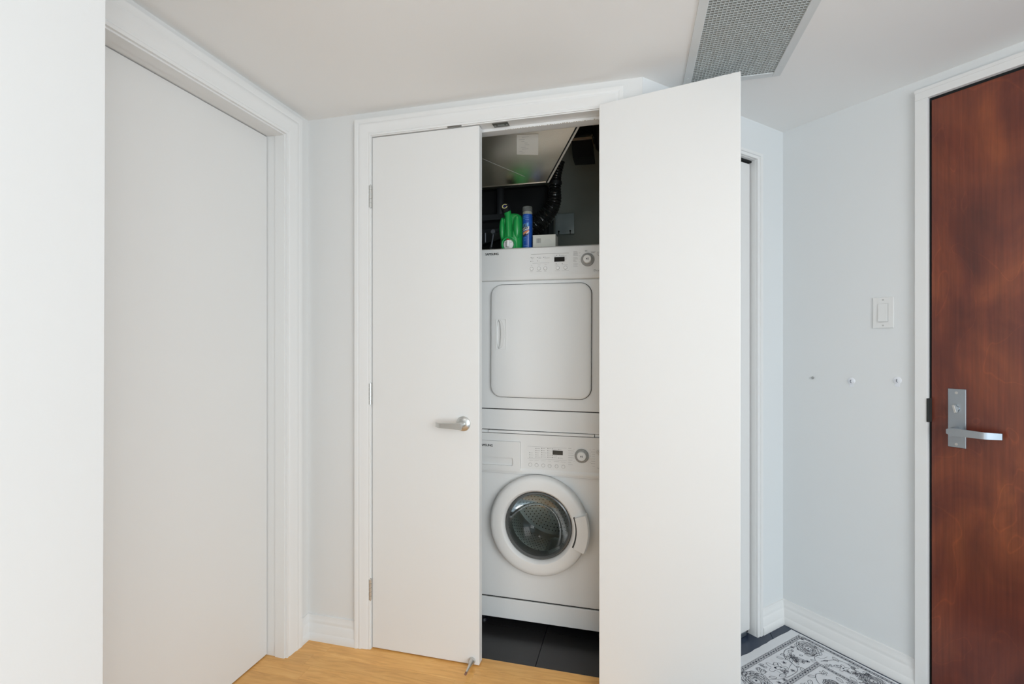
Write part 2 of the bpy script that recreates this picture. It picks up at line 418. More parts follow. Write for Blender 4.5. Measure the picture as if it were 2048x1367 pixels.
# mouldings ------------------------------------------------
CAS = [(0, 0), (0, .009), (.1, .0105), (.14, .0085), (.2, .0115), (.55, .0125), (.62, .0155), (.7, .0165), (.76, .0145), (.86, .018), (1, .018), (1, 0)]
def casing(bm, x0, x1, z1, wl, wr, wt, z0=0, prof=CAS, base=0):
    R = []
    for w_, t in prof:
        pts = [(x0 - w_ * wl, z0), (x0 - w_ * wl, z1 + w_ * wt), (x1 + w_ * wr, z1 + w_ * wt), (x1 + w_ * wr, z0)]
        R.append([bm.verts.new((x, base - t, z)) for x, z in pts])
    for A, B in zip(R, R[1:] + R[:1]):
        for i in range(3): bm.faces.new((A[i], A[i + 1], B[i + 1], B[i]))
    bm.faces.new([r[0] for r in R]); bm.faces.new([r[3] for r in reversed(R)])
BAS = [(0, 0), (.0165, 0), (.0165, .026), (.0135, .03), (.0125, .033), (.0125, .062), (.010, .066), (.0085, .07), (.0095, .075), (.008, .083), (.0055, .09), (.005, .1), (0, .101)]
def baseboard(bm, x0, x1, m0=0, m1=0, prof=BAS, h=1):
    """m0/m1: mitre shear (+1 shortens with thickness)"""
    A = [bm.verts.new((x0 + m0 * t, -t, z * h)) for t, z in prof]; B = [bm.verts.new((x1 - m1 * t, -t, z * h)) for t, z in prof]
    n = len(prof); bm.faces.new(A); bm.faces.new(list(reversed(B)))
    for i in range(n):
        j = (i + 1) % n; bm.faces.new((A[j], A[i], B[i], B[j]))

# closet frame: casing + jambs + stops
bm = bmesh.new(); casing(bm, -1.0125, -.104, 2.0405, .0655, .071, .064)
t1 = struct('trim_1', bm, 'trim', smooth=True)
jb = boxes((-1.0125, -1.0112, -.004, .11, 0, 2.037), (-.1053, -.104, -.004, .11, 0, 2.037), (-1.0125, -.104, -.004, .11, 2.037, 2.055),
           (-1.0112, -1.0, .042, .08, 0, 2.0252), (-.1165, -.1053, .042, .08, 0, 2.0252))
obj('door_jamb', jb, 'trim', t1)
obj('door_stop', bx(-1.0112, -.1053, .042, .08, 2.0252, 2.037, bev=.0012), 'trim', t1)
# worn paint line where the doors close against the stop
bm = bmesh.new(); r = random.Random(9); x = -.47
while x < -.125:
    dens = (x + .47) / .35
    L = r.uniform(.001, .003 + .005 * dens)
    box(bm, x, min(x + L, -.12), .0414, .0426, 2.0248 + r.uniform(0, .001), 2.0268 + r.uniform(-.0008, .0012) * (.5 + dens))
    x += L + r.uniform(.0005, .008 - .005 * dens)
o = obj('paint_wear', bm, 'dirt', t1); o['kind'] = 'stuff'
# catch plates on the head jamb
def catch(x0, x1, m):
    p = obj('strike_plate', bx(x0, x1, .002, .036, 2.0345, 2.037, bev=.0006), m, t1)
    obj('latch_slot', bx(x0 + .018, x1 - .016, .014, .024, 2.0338, 2.0346), 'nickel', p)
    bm = bmesh.new(); cyl(bm, (x0 + .008, .02, 2.0345), (x0 + .008, .02, 2.0335), .004, seg=10); cyl(bm, (x1 - .007, .02, 2.0345), (x1 - .007, .02, 2.0335), .004, seg=10)
    obj('screw', bm, 'nickel', p)
catch(-.512, -.452, 'dkmetal')
p = obj('strike_plate', bx(-.687, -.63, -.007, -.001, 2.0365, 2.0455, bev=.001), 'dkmetal', t1)

# left doorway: jamb, stop, casing (local x = world Y)
bm = bmesh.new(); casing(bm, -.966, -.1345, 2.0235, .075, .0765, .086)
t2 = struct('trim_2', bm, 'trim', FR_L, smooth=True)
obj('door_jamb', boxes((-.1358, -.1345, 0, .12, 0, 2.0225), (-.968, -.9665, 0, .12, 0, 2.0225), (-.968, -.1345, 0, .12, 2.0225, 2.035),
    (-.1402, -.1358, 0.0, .042, 0, 2.018), (-.9665, -.962, 0.0, .042, 0, 2.018), (-.9665, -.1358, 0.0, .042, 2.018, 2.0225)), 'trim', t2)
d1 = thing('door_1', 'closed flat white door filling the doorway on the left wall', 'door', FR_L[0], FR_L[1], kind='structure')
obj('door_leaf', bx(-.963, -.1385, .0803, .118, .004, 2.0195, bev=.001), 'door', d1)

# angled wall doorway (local x = -s)
bm = bmesh.new(); casing(bm, -.80, -.203, 1.976, .036, .037, .027, prof=[(0, 0), (0, .012), (.35, .0125), (.38, .0105), (.44, .0105), (.5, .015), (.9, .015), (1, .011), (1, 0)])
t3 = struct('trim_3', bm, 'trim', FR_F, smooth=True)
obj('door_jamb', boxes((-.2042, -.203, -.001, .06, .0, 1.975), (-.80, -.7988, -.001, .06, .0, 1.975), (-.80, -.203, -.001, .06, 1.975, 1.978)), 'trim', t3)
d3 = thing('door_4', 'narrow strip of white sliding door at the angled hall wall, behind the folded open door', 'door', FR_F[0], FR_F[1], kind='structure')
obj('door_leaf', bx(-.796, -.2105, .018, .05, .022, 1.962, bev=.002), 'door', d3)
obj('track_shadow_bar', bx(-.798, -.2045, .014, .058, 1.968, 1.975), 'gap', d3)  # black bar, the sliding track's shadow put in as colour
obj('side_seal', bx(-.2103, -.2046, .03, .05, .005, 1.968), 'doorseal', d3)
obj('floor_guide', bx(-.30, -.2285, .02, .045, .001, .02, bev=.002), 'nickel_cool', d3)

# baseboards
bm = bmesh.new(); baseboard(bm, XL, -1.0785, 1, 0); b1 = struct('baseboard_front', bm, 'trim', smooth=True)
bm = bmesh.new(); baseboard(bm, -.0575, 0, 0, 1); struct('baseboard_left', bm, 'trim', FR_L, smooth=True)
bm = bmesh.new(); baseboard(bm, 0, .4724, 1, 0, h=1.02); struct('baseboard_right', bm, 'trim', FR_R, smooth=True)
bm = bmesh.new(); baseboard(bm, -.1655, 0, 0, 1, h=1.02); struct('baseboard_angled', bm, 'trim', FR_F, smooth=True)
bm = bmesh.new(); baseboard(bm, -4.6, ny, 0, 0)
struct('baseboard_near', bm, 'trim', ((nx, 0, 0), PI / 2), smooth=True)

# ---------------------------------------------------------------- closet doors
def hinge(parent, x, z0, z1, y=-.006, m='nickel', segs=5):
    h = None; L = (z1 - z0) / segs
    bm = bmesh.new(); box(bm, x + .002, x + .006, y + .001, y + .005, z0, z1)
    h = obj('hinge', bm, m, parent)
    for k in range(segs):
        bm = bmesh.new(); cyl(bm, (x, y, z0 + k * L + .0007), (x, y, z0 + (k + 1) * L - .0007), .0062, seg=14)
        obj('knuckle', bm, m, h, smooth=True)
    bm = bmesh.new(); cyl(bm, (x, y, z0 - .004), (x, y, z1 + .004), .0035, seg=10); obj('pin', bm, m, h, smooth=True)
d2 = thing('door_2', 'closed flat white left closet door with silver lever handle', 'door', (-1.0088, 0, 0), 0, kind='structure')
obj('door_leaf', bx(0, .4476, 0, .035, .004, 2.0345, bev=.0022), 'door', d2)
for a, b, m in ((1.754, 1.842, 'nickel'), (.972, 1.056, 'nickel'), (.196, .278, 'dkmetal')):
    hinge(d2, -.0052, a, b, m='nickel' if m == 'nickel' else 'nickel', segs=5)
# lever (own coordinates: rosette centre)
hx, hz = .3845, .9105
rz_ = bmesh.new(); lathe(rz_, [(0, -.011), (.012, -.0105), (.022, -.0085), (.0275, -.0045), (.0285, 0)], hx, hz, 40)
ro = obj('door_handle', rz_, 'nickel', d2, smooth=True)
bm = bmesh.new(); lathe(bm, [(.0115, -.011), (.0115, -.032), (.0105, -.055), (0, -.056)], hx, hz, 28); obj('neck', bm, 'nickel', ro, smooth=True)
bm = bmesh.new(); N = 14; rings = []
for i in range(N + 1):
    t = i / N; x = hx + .011 - t * .108; hh = .0135 - .0045 * min(1, t * 1.05); yc = -.053 + (0 if t < .8 else .018 * ((t - .8) / .2) ** 1.6); zc = hz - .001
    th = .0045
    rings.append([bm.verts.new(p) for p in ((x, yc - th, zc - hh * .85), (x, yc - th, zc + hh * .85), (x, yc - th * .4, zc + hh), (x, yc + th, zc + hh * .9), (x, yc + th, zc - hh * .9), (x, yc - th * .4, zc - hh))])
for A, B in zip(rings, rings[1:]):
    for i in range(6): bm.faces.new((A[i], A[(i + 1) % 6], B[(i + 1) % 6], B[i]))
bm.faces.new(rings[0]); bm.faces.new(list(reversed(rings[-1])))
obj('lever', bm, 'nickel', ro, smooth=True)
# cone door stop near the free bottom corner
bm = bmesh.new(); p0 = Vector((.4205, -.001, .0205)); dv = Vector((0, -1, -.02)).normalized()
cyl(bm, p0, p0 + dv * .008, .0125, .0122, 20); cyl(bm, p0 + dv * .008, p0 + dv * .03, .0112, .0055, 20); cyl(bm, p0 + dv * .03, p0 + dv * .068, .0055, .0036, 16)
st = obj('cone_stop', bm, 'nickel', d2, smooth=True)
bm = bmesh.new(); cyl(bm, p0 + dv * .068, p0 + dv * .0775, .0046, .0042, 14); obj('rubber_tip', bm, 'rubber', st, smooth=True)

# right leaf folded open against the wall: visible inner face from (-.114,-.043) to (.314,-.144)
ang = math.atan2(-.101, .428)
d5 = thing('door_3', 'white right closet door swung wide open, large blank inner face toward viewer', 'door', (-.114, -.0430, 0), ang, kind='structure')
obj('door_leaf', bx(0, .4405, 0, .031, .004, 2.0375, bev=.002), 'door', d5)
obj('edge_catch', bx(.375, .43, .006, .024, 2.0375, 2.0388, bev=.0005), 'paper', d5)

# entry door: local x = s
d6 = thing('door_5', 'red-brown stained wood entry door with steel lever lock', 'door', FR_R[0], FR_R[1], kind='structure')
leaf = obj('door_leaf', bx(.5125, 1.40, .004, .048, .006, 2.0535, bev=.001), 'red_wood', d6)
bm = bmesh.new()   # metal frame
outer = [(.4724, 0), (.4724, 2.096), (1.441, 2.096), (1.441, 0)]; 
for a in ((.4724, .5085, -.018, 0, 0, 2.0600), (1.404, 1.441, -.018, 0, 0, 2.0600), (.4724, 1.441, -.018, 0, 2.0600, 2.0965)): box(bm, *a, bev=.0015)
t5 = struct('trim_4', bm, M['trim'], FR_R)
obj('frame_rabbet', boxes((.4985, .5085, 0, .052, 0, 2.0600), (1.404, 1.415, 0, .052, 0, 2.0600), (.4985, 1.415, 0, .052, 2.0600, 2.068)), 'doorseal', t5)
obj('head_bead', bx(.4724, 1.441, -.0195, -.0175, 2.085, 2.0965), 'trim', t5)
obj('strike_box', bx(.5065, .514, -.021, .004, .945, 1.0262, bev=.001), 'doorseal', t5)
# escutcheon
ex0, ex1 = .5575, .6035
es = obj('lock_plate', bx(ex0, ex1, -.0005, .004, .8685, 1.0635, bev=.0014), 'nickel_cool', d6)
for z in (.8795, 1.0505):
    bm = bmesh.new(); cyl(bm, (.5795, -.0018, z), (.5795, -.0004, z), .0042, seg=16); s_ = obj('screw', bm, 'nickel', es, smooth=True)
    # cross slot is part of the screw head
bm = bmesh.new(); lathe(bm, [(0, -.006), (.008, -.005), (.0095, 0)], .5795, .998, 24); obj('turn_collar', bm, 'nickel_cool', es, smooth=True)
bm = bx(-.0035, .0035, -.021, -.004, -.0135, .0135, bev=.0015)
bmesh.ops.rotate(bm, verts=bm.verts, cent=(0, 0, 0), matrix=Matrix.Rotation(math.radians(-14), 3, 'Y')); bmesh.ops.translate(bm, verts=bm.verts, vec=(.5795, 0, .998))
obj('thumb_turn', bm, 'nickel', es)
# lever: round hub then flat bar sweeping right, returning to the door
hb = bmesh.new(); lathe(hb, [(0, -.048), (.0125, -.047), (.0135, -.04), (.0125, 0)], .581, .925, 28); hl = obj('door_handle', hb, 'nickel_cool', d6, smooth=True)
bm = bmesh.new(); rings = []
for i in range(20):
    t = i / 19; x = .5695 + t * .126; hh = (.0125 - .0025 * t) * (.55 if i == 0 else .85 if i == 1 else 1)
    yc = -.052 if t < .72 else -.052 + .028 * ((t - .72) / .28) ** 1.2
    zc = .9265 - .001 * t; th = .004
    rings.append([bm.verts.new(p) for p in ((x, yc - th, zc - hh), (x, yc - th, zc + hh), (x, yc + th, zc + hh), (x, yc + th, zc - hh))])
for A, B in zip(rings, rings[1:]):
    for i in range(4): bm.faces.new((A[i], A[(i + 1) % 4], B[(i + 1) % 4], B[i]))
bm.faces.new(rings[0]); bm.faces.new(list(reversed(rings[-1])))
obj('lever', bm, 'nickel_cool', hl, smooth=True)

# ---------------------------------------------------------------- wall fittings (right wall)
sw = thing('light_switch', 'white rocker light switch plate on the hall wall beside the entry door', 'switch', (CX + R2 * .3735, CY - R2 * .3735, 1.328), -PI / 4)
obj('switch_plate', bx(-.033, .033, -.005, 0, -.057, .057, bev=.002), 'white2', sw)
obj('rocker_frame', bx(-.0156, .0160, -.0056, -.0048, -.0342, .0336), 'print_grey', sw)
bm = bmesh.new(); prism_xz(bm, [(-.0152, -.0332), (.0152, -.0332), (.0152, .0332), (-.0152, .0332)], -.0085, -.005)
for v in bm.verts:
    if v.co.y < -.007 and v.co.z > 0: v.co.y += .0015
obj('rocker', bm, 'white2', sw)
for z in (-.047, .047):
    bm = bmesh.new(); cyl(bm, (0, -.0056, z), (0, -.0048, z), .003, seg=12); obj('screw', bm, 'print_light', sw)
for s_, z, lab in ((.2676, 1.069, 'clear round adhesive hook on the hall wall, farther from the entry door'), (.4162, 1.081, 'clear round adhesive hook on the hall wall, nearer to the entry door')):
    hk = thing('wall_hook', lab, 'hook', (CX + R2 * s_, CY - R2 * s_, z), -PI / 4, group='clear adhesive wall hooks')
    bm = bmesh.new(); lathe(bm, [(0, -.003), (.0105, -.003), (.013, -.0012), (.0132, 0)], 0, 0, 28); obj('disc', bm, 'hook', hk, smooth=True)
    obj('adhesive_tab', bx(-.007, .007, -.0012, 0, -.023, -.010, bev=.0004), 'hook', hk)
    bm = bmesh.new(); tube(bm, [(-.001, -.003, .004), (0, -.009, 0), (.001, -.011, -.004), (.003, -.009, -.007)], .0013, 8); obj('prong', bm, 'valve', hk, smooth=True)
wa = thing('wall_anchor', 'small grey screw stub sticking out of the hall wall left of the hooks', 'screw', (CX + R2 * .1271, CY - R2 * .1271, 1.0726), -PI / 4)
bm = bmesh.new(); cyl(bm, (0, -.007, 0), (0, 0, 0), .0035, .003, 12); obj('shank', bm, 'knobgrey', wa, smooth=True)
bm = bmesh.new(); lathe(bm, [(0, -.009), (.004, -.0085), (.0055, -.0065), (0, -.0065)], 0, 0, 14); obj('head', bm, 'knobgrey', wa, smooth=True)

# ---------------------------------------------------------------- ceiling air grille
gr = thing('ceiling_grille', 'aluminium egg-crate air return grille in the ceiling above the open door', 'vent', (.3295, -.27, ZC))
gx0, gx1, gy0, gy1 = .197 - .3295, .462 - .3295, -.62 + .27, .0745 + .27
gf = bmesh.new(); e = .026
for a in ((gx0 - e, gx0, gy0 - e, gy1 + e, -.005, 0), (gx1, gx1 + e, gy0 - e, gy1 + e, -.005, 0), (gx0, gx1, gy1, gy1 + e, -.005, 0), (gx0, gx1, gy0 - e, gy0, -.005, 0)): box(gf, *a, bev=.0012)
obj('frame', gf, 'grille_frame', gr)
eg = bmesh.new(); P_ = .0106
n = int((gx1 - gx0) / P_); 
for i in range(n + 1):
    x = gx0 + i * (gx1 - gx0) / n; box(eg, x - .0006, x + .0006, gy0, gy1, -.003, .009)
n = int((gy1 - gy0) / P_)
for i in range(n + 1):
    yy = gy0 + i * (gy1 - gy0) / n; box(eg, gx0, gx1, yy - .0006, yy + .0006, -.003, .009)
o = obj('egg_crate', eg, 'alu', gr); o['kind'] = 'stuff'
ca = bmesh.new()
for a in ((gx0 - .01, gx0, gy0, gy1, .0, .25), (gx1, gx1 + .01, gy0, gy1, .0, .25), (gx0, gx1, gy0 - .01, gy0, 0, .25), (gx0, gx1, gy1, gy1 + .01, 0, .25), (gx0, gx1, gy0, gy1, .25, .26)): box(ca, *a)
obj('duct_box', ca, 'cavity', gr)
for x, yy in ((gx0 - .013, gy1 - .03), (gx1 + .013, gy1 - .04)):
    bm = bmesh.new(); cyl(bm, (x, yy, -.006), (x, yy, -.005), .004, seg=12); obj('screw', bm, 'grille_frame', gr)

# ---------------------------------------------------------------- washer
F0 = .255; MX = -.38
wm = thing('washing_machine', 'white front-loading washing machine, lower of the stacked laundry pair', 'washing machine', (MX, F0, 0))
def L(x): return x - MX          # world x -> machine x
def Yl(y): return y - F0
BT = .832
body = obj('cabinet', boxes((-.3, .3, .002, .6, .133, BT - .002), bev=.004), 'white', wm)
bm = bmesh.new(); prism = []; lathe(bm, [(0, -.02), (.170, -.02), (.170, .06), (.25, .075), (.25, .5), (0, .5)], L(-.3815), .462, 64); cut(body, bm)
obj('kick_panel', bx(-.3, .3, .001, .03, .044, .1275, bev=.002), 'white', wm)
obj('kick_gap', bx(-.297, .297, .008, .02, .127, .134), 'gap', wm)
for x in (-.26, .26):
    for yy in (.05, .55):
        bm = bmesh.new(); cyl(bm, (x, yy, 0), (x, yy, .012), .022, .02, 20); cyl(bm, (x, yy, .012), (x, yy, .14), .008, seg=10); obj('foot', bm, 'blackpl', wm, smooth=True)
# control panel with an arched lower edge above the door
pts = [(-.3, .6645)]
for i in range(13):
    a = i / 12; x = -.062 + a * .107; pts.append((x, .6645 + .0055 * math.sin(PI * a)))
pts += [(.3, .6635), (.3, BT), (-.3, BT)]
bm = bmesh.new(); prism_xz(bm, pts, -.006, .02)
cp = obj('control_panel', bm, 'white2', wm)
bm = bmesh.new(); prism_xz(bm, [(x, z - .0022) for x, z in pts[:-2]] + [(.3, .67), (-.3, .67)], .0005, .01); obj('panel_gap', bm, 'print_grey', wm)
# lower lip of the panel curls out a little
bm = bmesh.new(); A = []; prof = [(-.006, .690), (-.0085, .683), (-.0095, .676), (-.008, .670), (-.002, .6665)]
for x in (-.3, .3): A.append([bm.verts.new((x, y_, z_)) for y_, z_ in prof])
for i in range(len(prof) - 1): bm.faces.new((A[0][i], A[1][i], A[1][i + 1], A[0][i + 1]))
obj('panel_lip', bm, 'white2', cp, smooth=True)
# detergent drawer
bm = bmesh.new(); frame_xz(bm, rrect(-.292, L(-.4605), .6765, .8, .006), rrect(-.27, L(-.4915), .6985, .7315, .007), -.0125, -.004)
dr = obj('detergent_drawer', bm, 'white2', wm)
bm = bmesh.new(); frame_xz(bm, rrect(-.2715, L(-.49), .697, .733, .007), rrect(-.27, L(-.4915), .6985, .7315, .007), -.0045, .016); box(bm, -.272, L(-.4895), .0155, .017, .696, .734)
obj('drawer_pull_recess', bm, 'white2', dr)
for tgt in (cp, body):
    bm = bmesh.new(); prism_xz(bm, rrect(-.2722, L(-.4893), .6962, .7338, .007), -.03, .0172); cut(tgt, bm)
obj('drawer_gap', boxes((L(-.4605), L(-.4592), -.0066, -.0058, .676, .8005), (-.293, L(-.4592), -.0066, -.0058, .7995, .8008)), 'print_light', wm)
def logo(parent, x, z, wd, ht, y, name='brand_lettering'):
    bm = bmesh.new()
    for k in (0, .0004, .0008):
        t = text_bm('SAMSUNG', wd - .0008, ht, x + k, z, y - k * .1); me = bpy.data.meshes.new('t'); t.to_mesh(me); t.free(); bm.from_mesh(me); bpy.data.meshes.remove(me)
    obj(name, bm, 'print_dark', parent)
logo(wm, L(-.6385), .7755, .0585, .0098, -.0126)
yp = -.0063
# display
obj('display', bx(L(-.3235), L(-.281), yp - .0012, yp, .7545, .7725, bev=.0005), 'lcd2', wm)
# indicator lamps in columns and their captions (lettering too small to read)
led = bmesh.new(); cap = bmesh.new(); rr = random.Random(3)
for x, zs in ((-.421, (.757, .748, .7385)), (-.394, (.7765, .7675, .7585, .7495, .7405)), (-.369, (.778, .769, .760, .751, .742)), (-.3435, (.7785, .7695, .7605, .7515, .7425)),
              (-.3235, (.7785, .750, .742)), (-.2995, (.7785, .742))):
    for z in zs:
        box(led, L(x) - .0011, L(x) + .0011, yp - .0004, yp, z - .0013, z + .0013)
        box(cap, L(x) + .0028, L(x) + .0028 + rr.uniform(.009, .018), yp - .0003, yp, z - .0006, z + .0006)
for a, b, z in ((-.43, -.265, .784), (-.43, -.265, .7335), (-.423, -.405, .7265), (-.4, -.383, .7265), (-.374, -.352, .7265), (-.343, -.33, .7265), (-.318, -.296, .7265), (-.29, -.268, .7265)):
    box(cap, L(a), L(b), yp - .0003, yp, z - .0004, z + .0004)
for k in range(8):
    z = .716 + .0095 * k + .001
    box(cap, L(-.259), L(-.259) + rr.uniform(.012, .024), yp - .0003, yp, z, z + .0011); box(cap, L(-.15) - rr.uniform(.008, .018), L(-.15), yp - .0003, yp, z, z + .0011)
for k in (-2, -1, 0, 1, 2):
    box(cap, L(-.2375), L(-.2315), yp - .0003, yp, .757 + k * .0125, .7576 + k * .0125); box(cap, L(-.172), L(-.166), yp - .0003, yp, .757 + k * .0125, .7576 + k * .0125)
o = obj('indicator_lights', led, 'print_dark', wm); o['kind'] = 'stuff'
o = obj('panel_captions', cap, 'print_light', wm); o['kind'] = 'stuff'
for x in (-.418, -.391, -.363, -.336, -.307, -.279):
    bm = bmesh.new(); lathe(bm, [(0, yp - .0015), (.0058, yp - .0015), (.0064, yp - .0009), (.0066, yp)], L(x), .7072, 24)
    bt = obj('button', bm, 'white2', wm, smooth=True)
    bm = bmesh.new(); lathe(bm, [(.0067, yp - .0002), (.0078, yp - .0002)], L(x), .7072, 24); obj('button_ring', bm, 'print_light', bt)
def dial(parent, x, z, R, rc, y, ht):
    bm = bmesh.new(); lathe(bm, [(R, y), (R, y - .004), (R * .96, y - .006), (rc * 1.15, y - .008), (rc * 1.08, y - .0075)], x, z, 48)
    k = obj('dial', bm, 'knobgrey', parent, smooth=True)
    bm = bmesh.new(); lathe(bm, [(rc * 1.08, y - .006), (rc * 1.02, y - ht * .8), (rc * .92, y - ht), (0, y - ht - .0005)], x, z, 40); obj('dial_cap', bm, 'white2', k, smooth=True)
    bm = bmesh.new()
    for i in range(14):
        t = 2 * PI * i / 14 + .2; cx_, cz_ = x + math.cos(t) * (R + rc) * .52, z + math.sin(t) * (R + rc) * .52
        cyl(bm, (cx_, y - .0078, cz_), (cx_, y - .0062, cz_), .0012, seg=8)
    obj('dial_marks', bm, 'print_grey', k)
    # start/pause mark
    bm = bmesh.new(); q = .0042; yy = y - ht - .0008
    prism_xz(bm, [(x - q, z - q), (x + q * .2, z), (x - q, z + q)], yy, yy + .0003)
    box(bm, x + q * .45, x + q * .75, yy, yy + .0003, z - q, z + q); box(bm, x + q * 1.0, x + q * 1.3, yy, yy + .0003, z - q, z + q)
    obj('start_pause_mark', bm, 'print_dark', k)
dial(wm, L(-.2035), .7562, .0285, .0185, yp, .014)
def power(parent, x, z):
    bm = bmesh.new(); lathe(bm, [(0, yp - .002), (.006, yp - .002), (.0075, yp)], x, z, 24); b_ = obj('power_button', bm, 'white2', parent, smooth=True)
    bm = bmesh.new(); lathe(bm, [(.0028, yp - .0024), (.0036, yp - .0024)], x, z, 20); box(bm, x - .0003, x + .0003, yp - .0024, yp - .0022, z, z + .0045); obj('power_mark', bm, 'print_grey', b_)
    bm = bmesh.new(); lathe(bm, [(.0076, yp - .0002), (.0088, yp - .0002)], x, z, 24); obj('button_ring', bm, 'print_light', b_)
power(wm, L(-.1365), .775)
obj('corner_print', text_bm('7.5', .008, .004, L(-.142), .708, yp), 'print_grey', wm)
# porthole door
cz = .462; dx = L(-.3815)
prof = [(.2035, .0), (.2065, -.012), (.2065, -.024), (.203, -.034), (.196, -.0395), (.185, -.0425), (.160, -.045), (.151, -.0445), (.146, -.040), (.1415, -.030), (.139, -.018), (.139, .004), (.19, .004)]
bm = bmesh.new(); lathe(bm, prof, dx, cz, 96, close=True); pd = obj('porthole_door', bm, 'white2', wm, smooth=True)
bm = bmesh.new(); lathe(bm, [(.1390, -.022), (.1375, -.0275), (.132, -.029), (.127, -.024), (.1255, -.006), (.1255, .03), (.139, .03)], dx, cz, 80, close=True); obj('glass_rim', bm, 'drumdark', pd, smooth=True)
bm = bmesh.new(); pr = []
for i in range(17):
    q = 1 - i / 16; pr.append((.1262 * q, -.010 + .062 * (1 - q ** 2.4)))
lathe(bm, pr, dx, cz, 64); obj('glass_bowl', bm, 'glass', pd, smooth=True)
# handle block wrapping the right of the ring
def sector(r0, r1, a0, a1, y0, y1, seg=20):
    bm = bmesh.new(); lathe(bm, [(r0, y1), (r0, y0 + .002), (r0 + .002, y0), (r1 - .006, y0), (r1, y0 + .006), (r1, y1)], dx, cz, seg, close=True, a0=math.radians(a0), a1=math.radians(a1)); return bm
hd = obj('door_handle', sector(.163, .2135, -24, 19, -.0565, -.02), 'white2', pd, smooth=True)
obj('handle_gap', sector(.1615, .1632, -25, 20, -.0462, -.03), 'print_dark', hd)
obj('handle_ridge', sector(.188, .1893, -23.5, 18.5, -.0573, -.05), 'white2', hd)
# gasket, drum, lifters
bm = bmesh.new(); lathe(bm, [(.169, .003), (.166, .03), (.158, .045), (.160, .07), (.152, .085)], dx, cz, 64); obj('door_gasket', bm, 'drumdark', wm, smooth=True)
bm = bmesh.new(); lathe(bm, [(.152, .085), (.16, .088), (.232, .1), (.238, .12), (.238, .42), (.22, .445), (.06, .455), (0, .44)], dx, cz, 72); dm = obj('drum', bm, 'drum', wm, smooth=True)
bm = bmesh.new()
for k in range(80):
    t = 2 * PI * k / 80
    for j in range(16):
        if (k % 20) in (0,): continue
        tt = t + (.5 * 2 * PI / 80 if j % 2 else 0); yy = .13 + j * .018
        c = Vector((dx + math.cos(tt) * .2372, yy, cz + math.sin(tt) * .2372)); nrm = Vector((-math.cos(tt), 0, -math.sin(tt)))
        cyl(bm, c, c + nrm * .0008, .0026, seg=6)
for j in range(1, 13):
    for k in range(6 * j):
        rr_ = .0165 * j; t = 2 * PI * k / (6 * j)
        cyl(bm, (dx + rr_ * math.cos(t), .4545, cz + rr_ * math.sin(t)), (dx + rr_ * math.cos(t), .4525 - .0145 * max(0, (rr_ - .06) / .16), cz + rr_ * math.sin(t)), .0023, seg=6)
o = obj('drum_holes', bm, 'hole', dm); o['kind'] = 'stuff'
for k in range(3):
    t = 2 * PI * k / 3 + .55
    bm = bmesh.new(); rings = []
    for i in range(9):
        a = i / 8; yy = .12 + a * .29; h = .055 * math.sin(PI * min(max(a, .04), .96)) ** .5; wd = .035
        c = Vector((math.cos(t), 0, math.sin(t))); tg = Vector((-math.sin(t), 0, math.cos(t)))
        o_ = Vector((dx, yy, cz))
        rings.append([bm.verts.new(o_ + c * .237 - tg * wd), bm.verts.new(o_ + c * (.237 - h * .7) - tg * wd * .5), bm.verts.new(o_ + c * (.237 - h)), bm.verts.new(o_ + c * (.237 - h * .7) + tg * wd * .5), bm.verts.new(o_ + c * .237 + tg * wd)])
    for A, B in zip(rings, rings[1:]):
        for i in range(4): bm.faces.new((A[i], A[i + 1], B[i + 1], B[i]))
    obj('drum_lifter', bm, 'drum', dm, smooth=True)

# ---------------------------------------------------------------- dryer (stacked)
DZ = .8465
dy = thing('dryer', 'white clothes dryer with square door, upper of the stacked laundry pair', 'dryer', (MX, F0, DZ))
dy.rotation_euler = (0, math.radians(.25), 0)
def D(z): return z - DZ
obj('cabinet', bx(-.3, .3, .004, .6, .006, D(1.612), bev=.006), 'white', dy)
obj('kick_panel', bx(-.3, .3, .001, .03, 0, D(.9325), bev=.002), 'white', dy)
obj('kick_gap', bx(-.297, .297, .003, .02, D(.932), D(.9365)), 'print_dark', dy)
obj('front_panel', bx(-.3, .3, 0, .02, D(.9365), D(1.4765), bev=.0015), 'white', dy)
# control panel: face leans back slightly towards its top
bm = bmesh.new(); prof = [(.0, 1.4785), (-.006, 1.482), (-.0085, 1.49), (-.0085, 1.50), (-.006, 1.51), (-.004, 1.6), (0, 1.614), (.008, 1.6195), (.03, 1.62), (.03, 1.4785)]
A = [bm.verts.new((-.3, a, D(b))) for a, b in prof]; B = [bm.verts.new((.3, a, D(b))) for a, b in prof]
bm.faces.new(A); bm.faces.new(list(reversed(B)))
for i in range(len(prof)):
    j = (i + 1) % len(prof); bm.faces.new((A[i], A[j], B[j], B[i]))
obj('control_panel', bm, 'white2', dy, smooth=True)
obj('top_panel', bx(-.3, .3, .02, .6, D(1.608), D(1.62), bev=.003), 'white', dy)
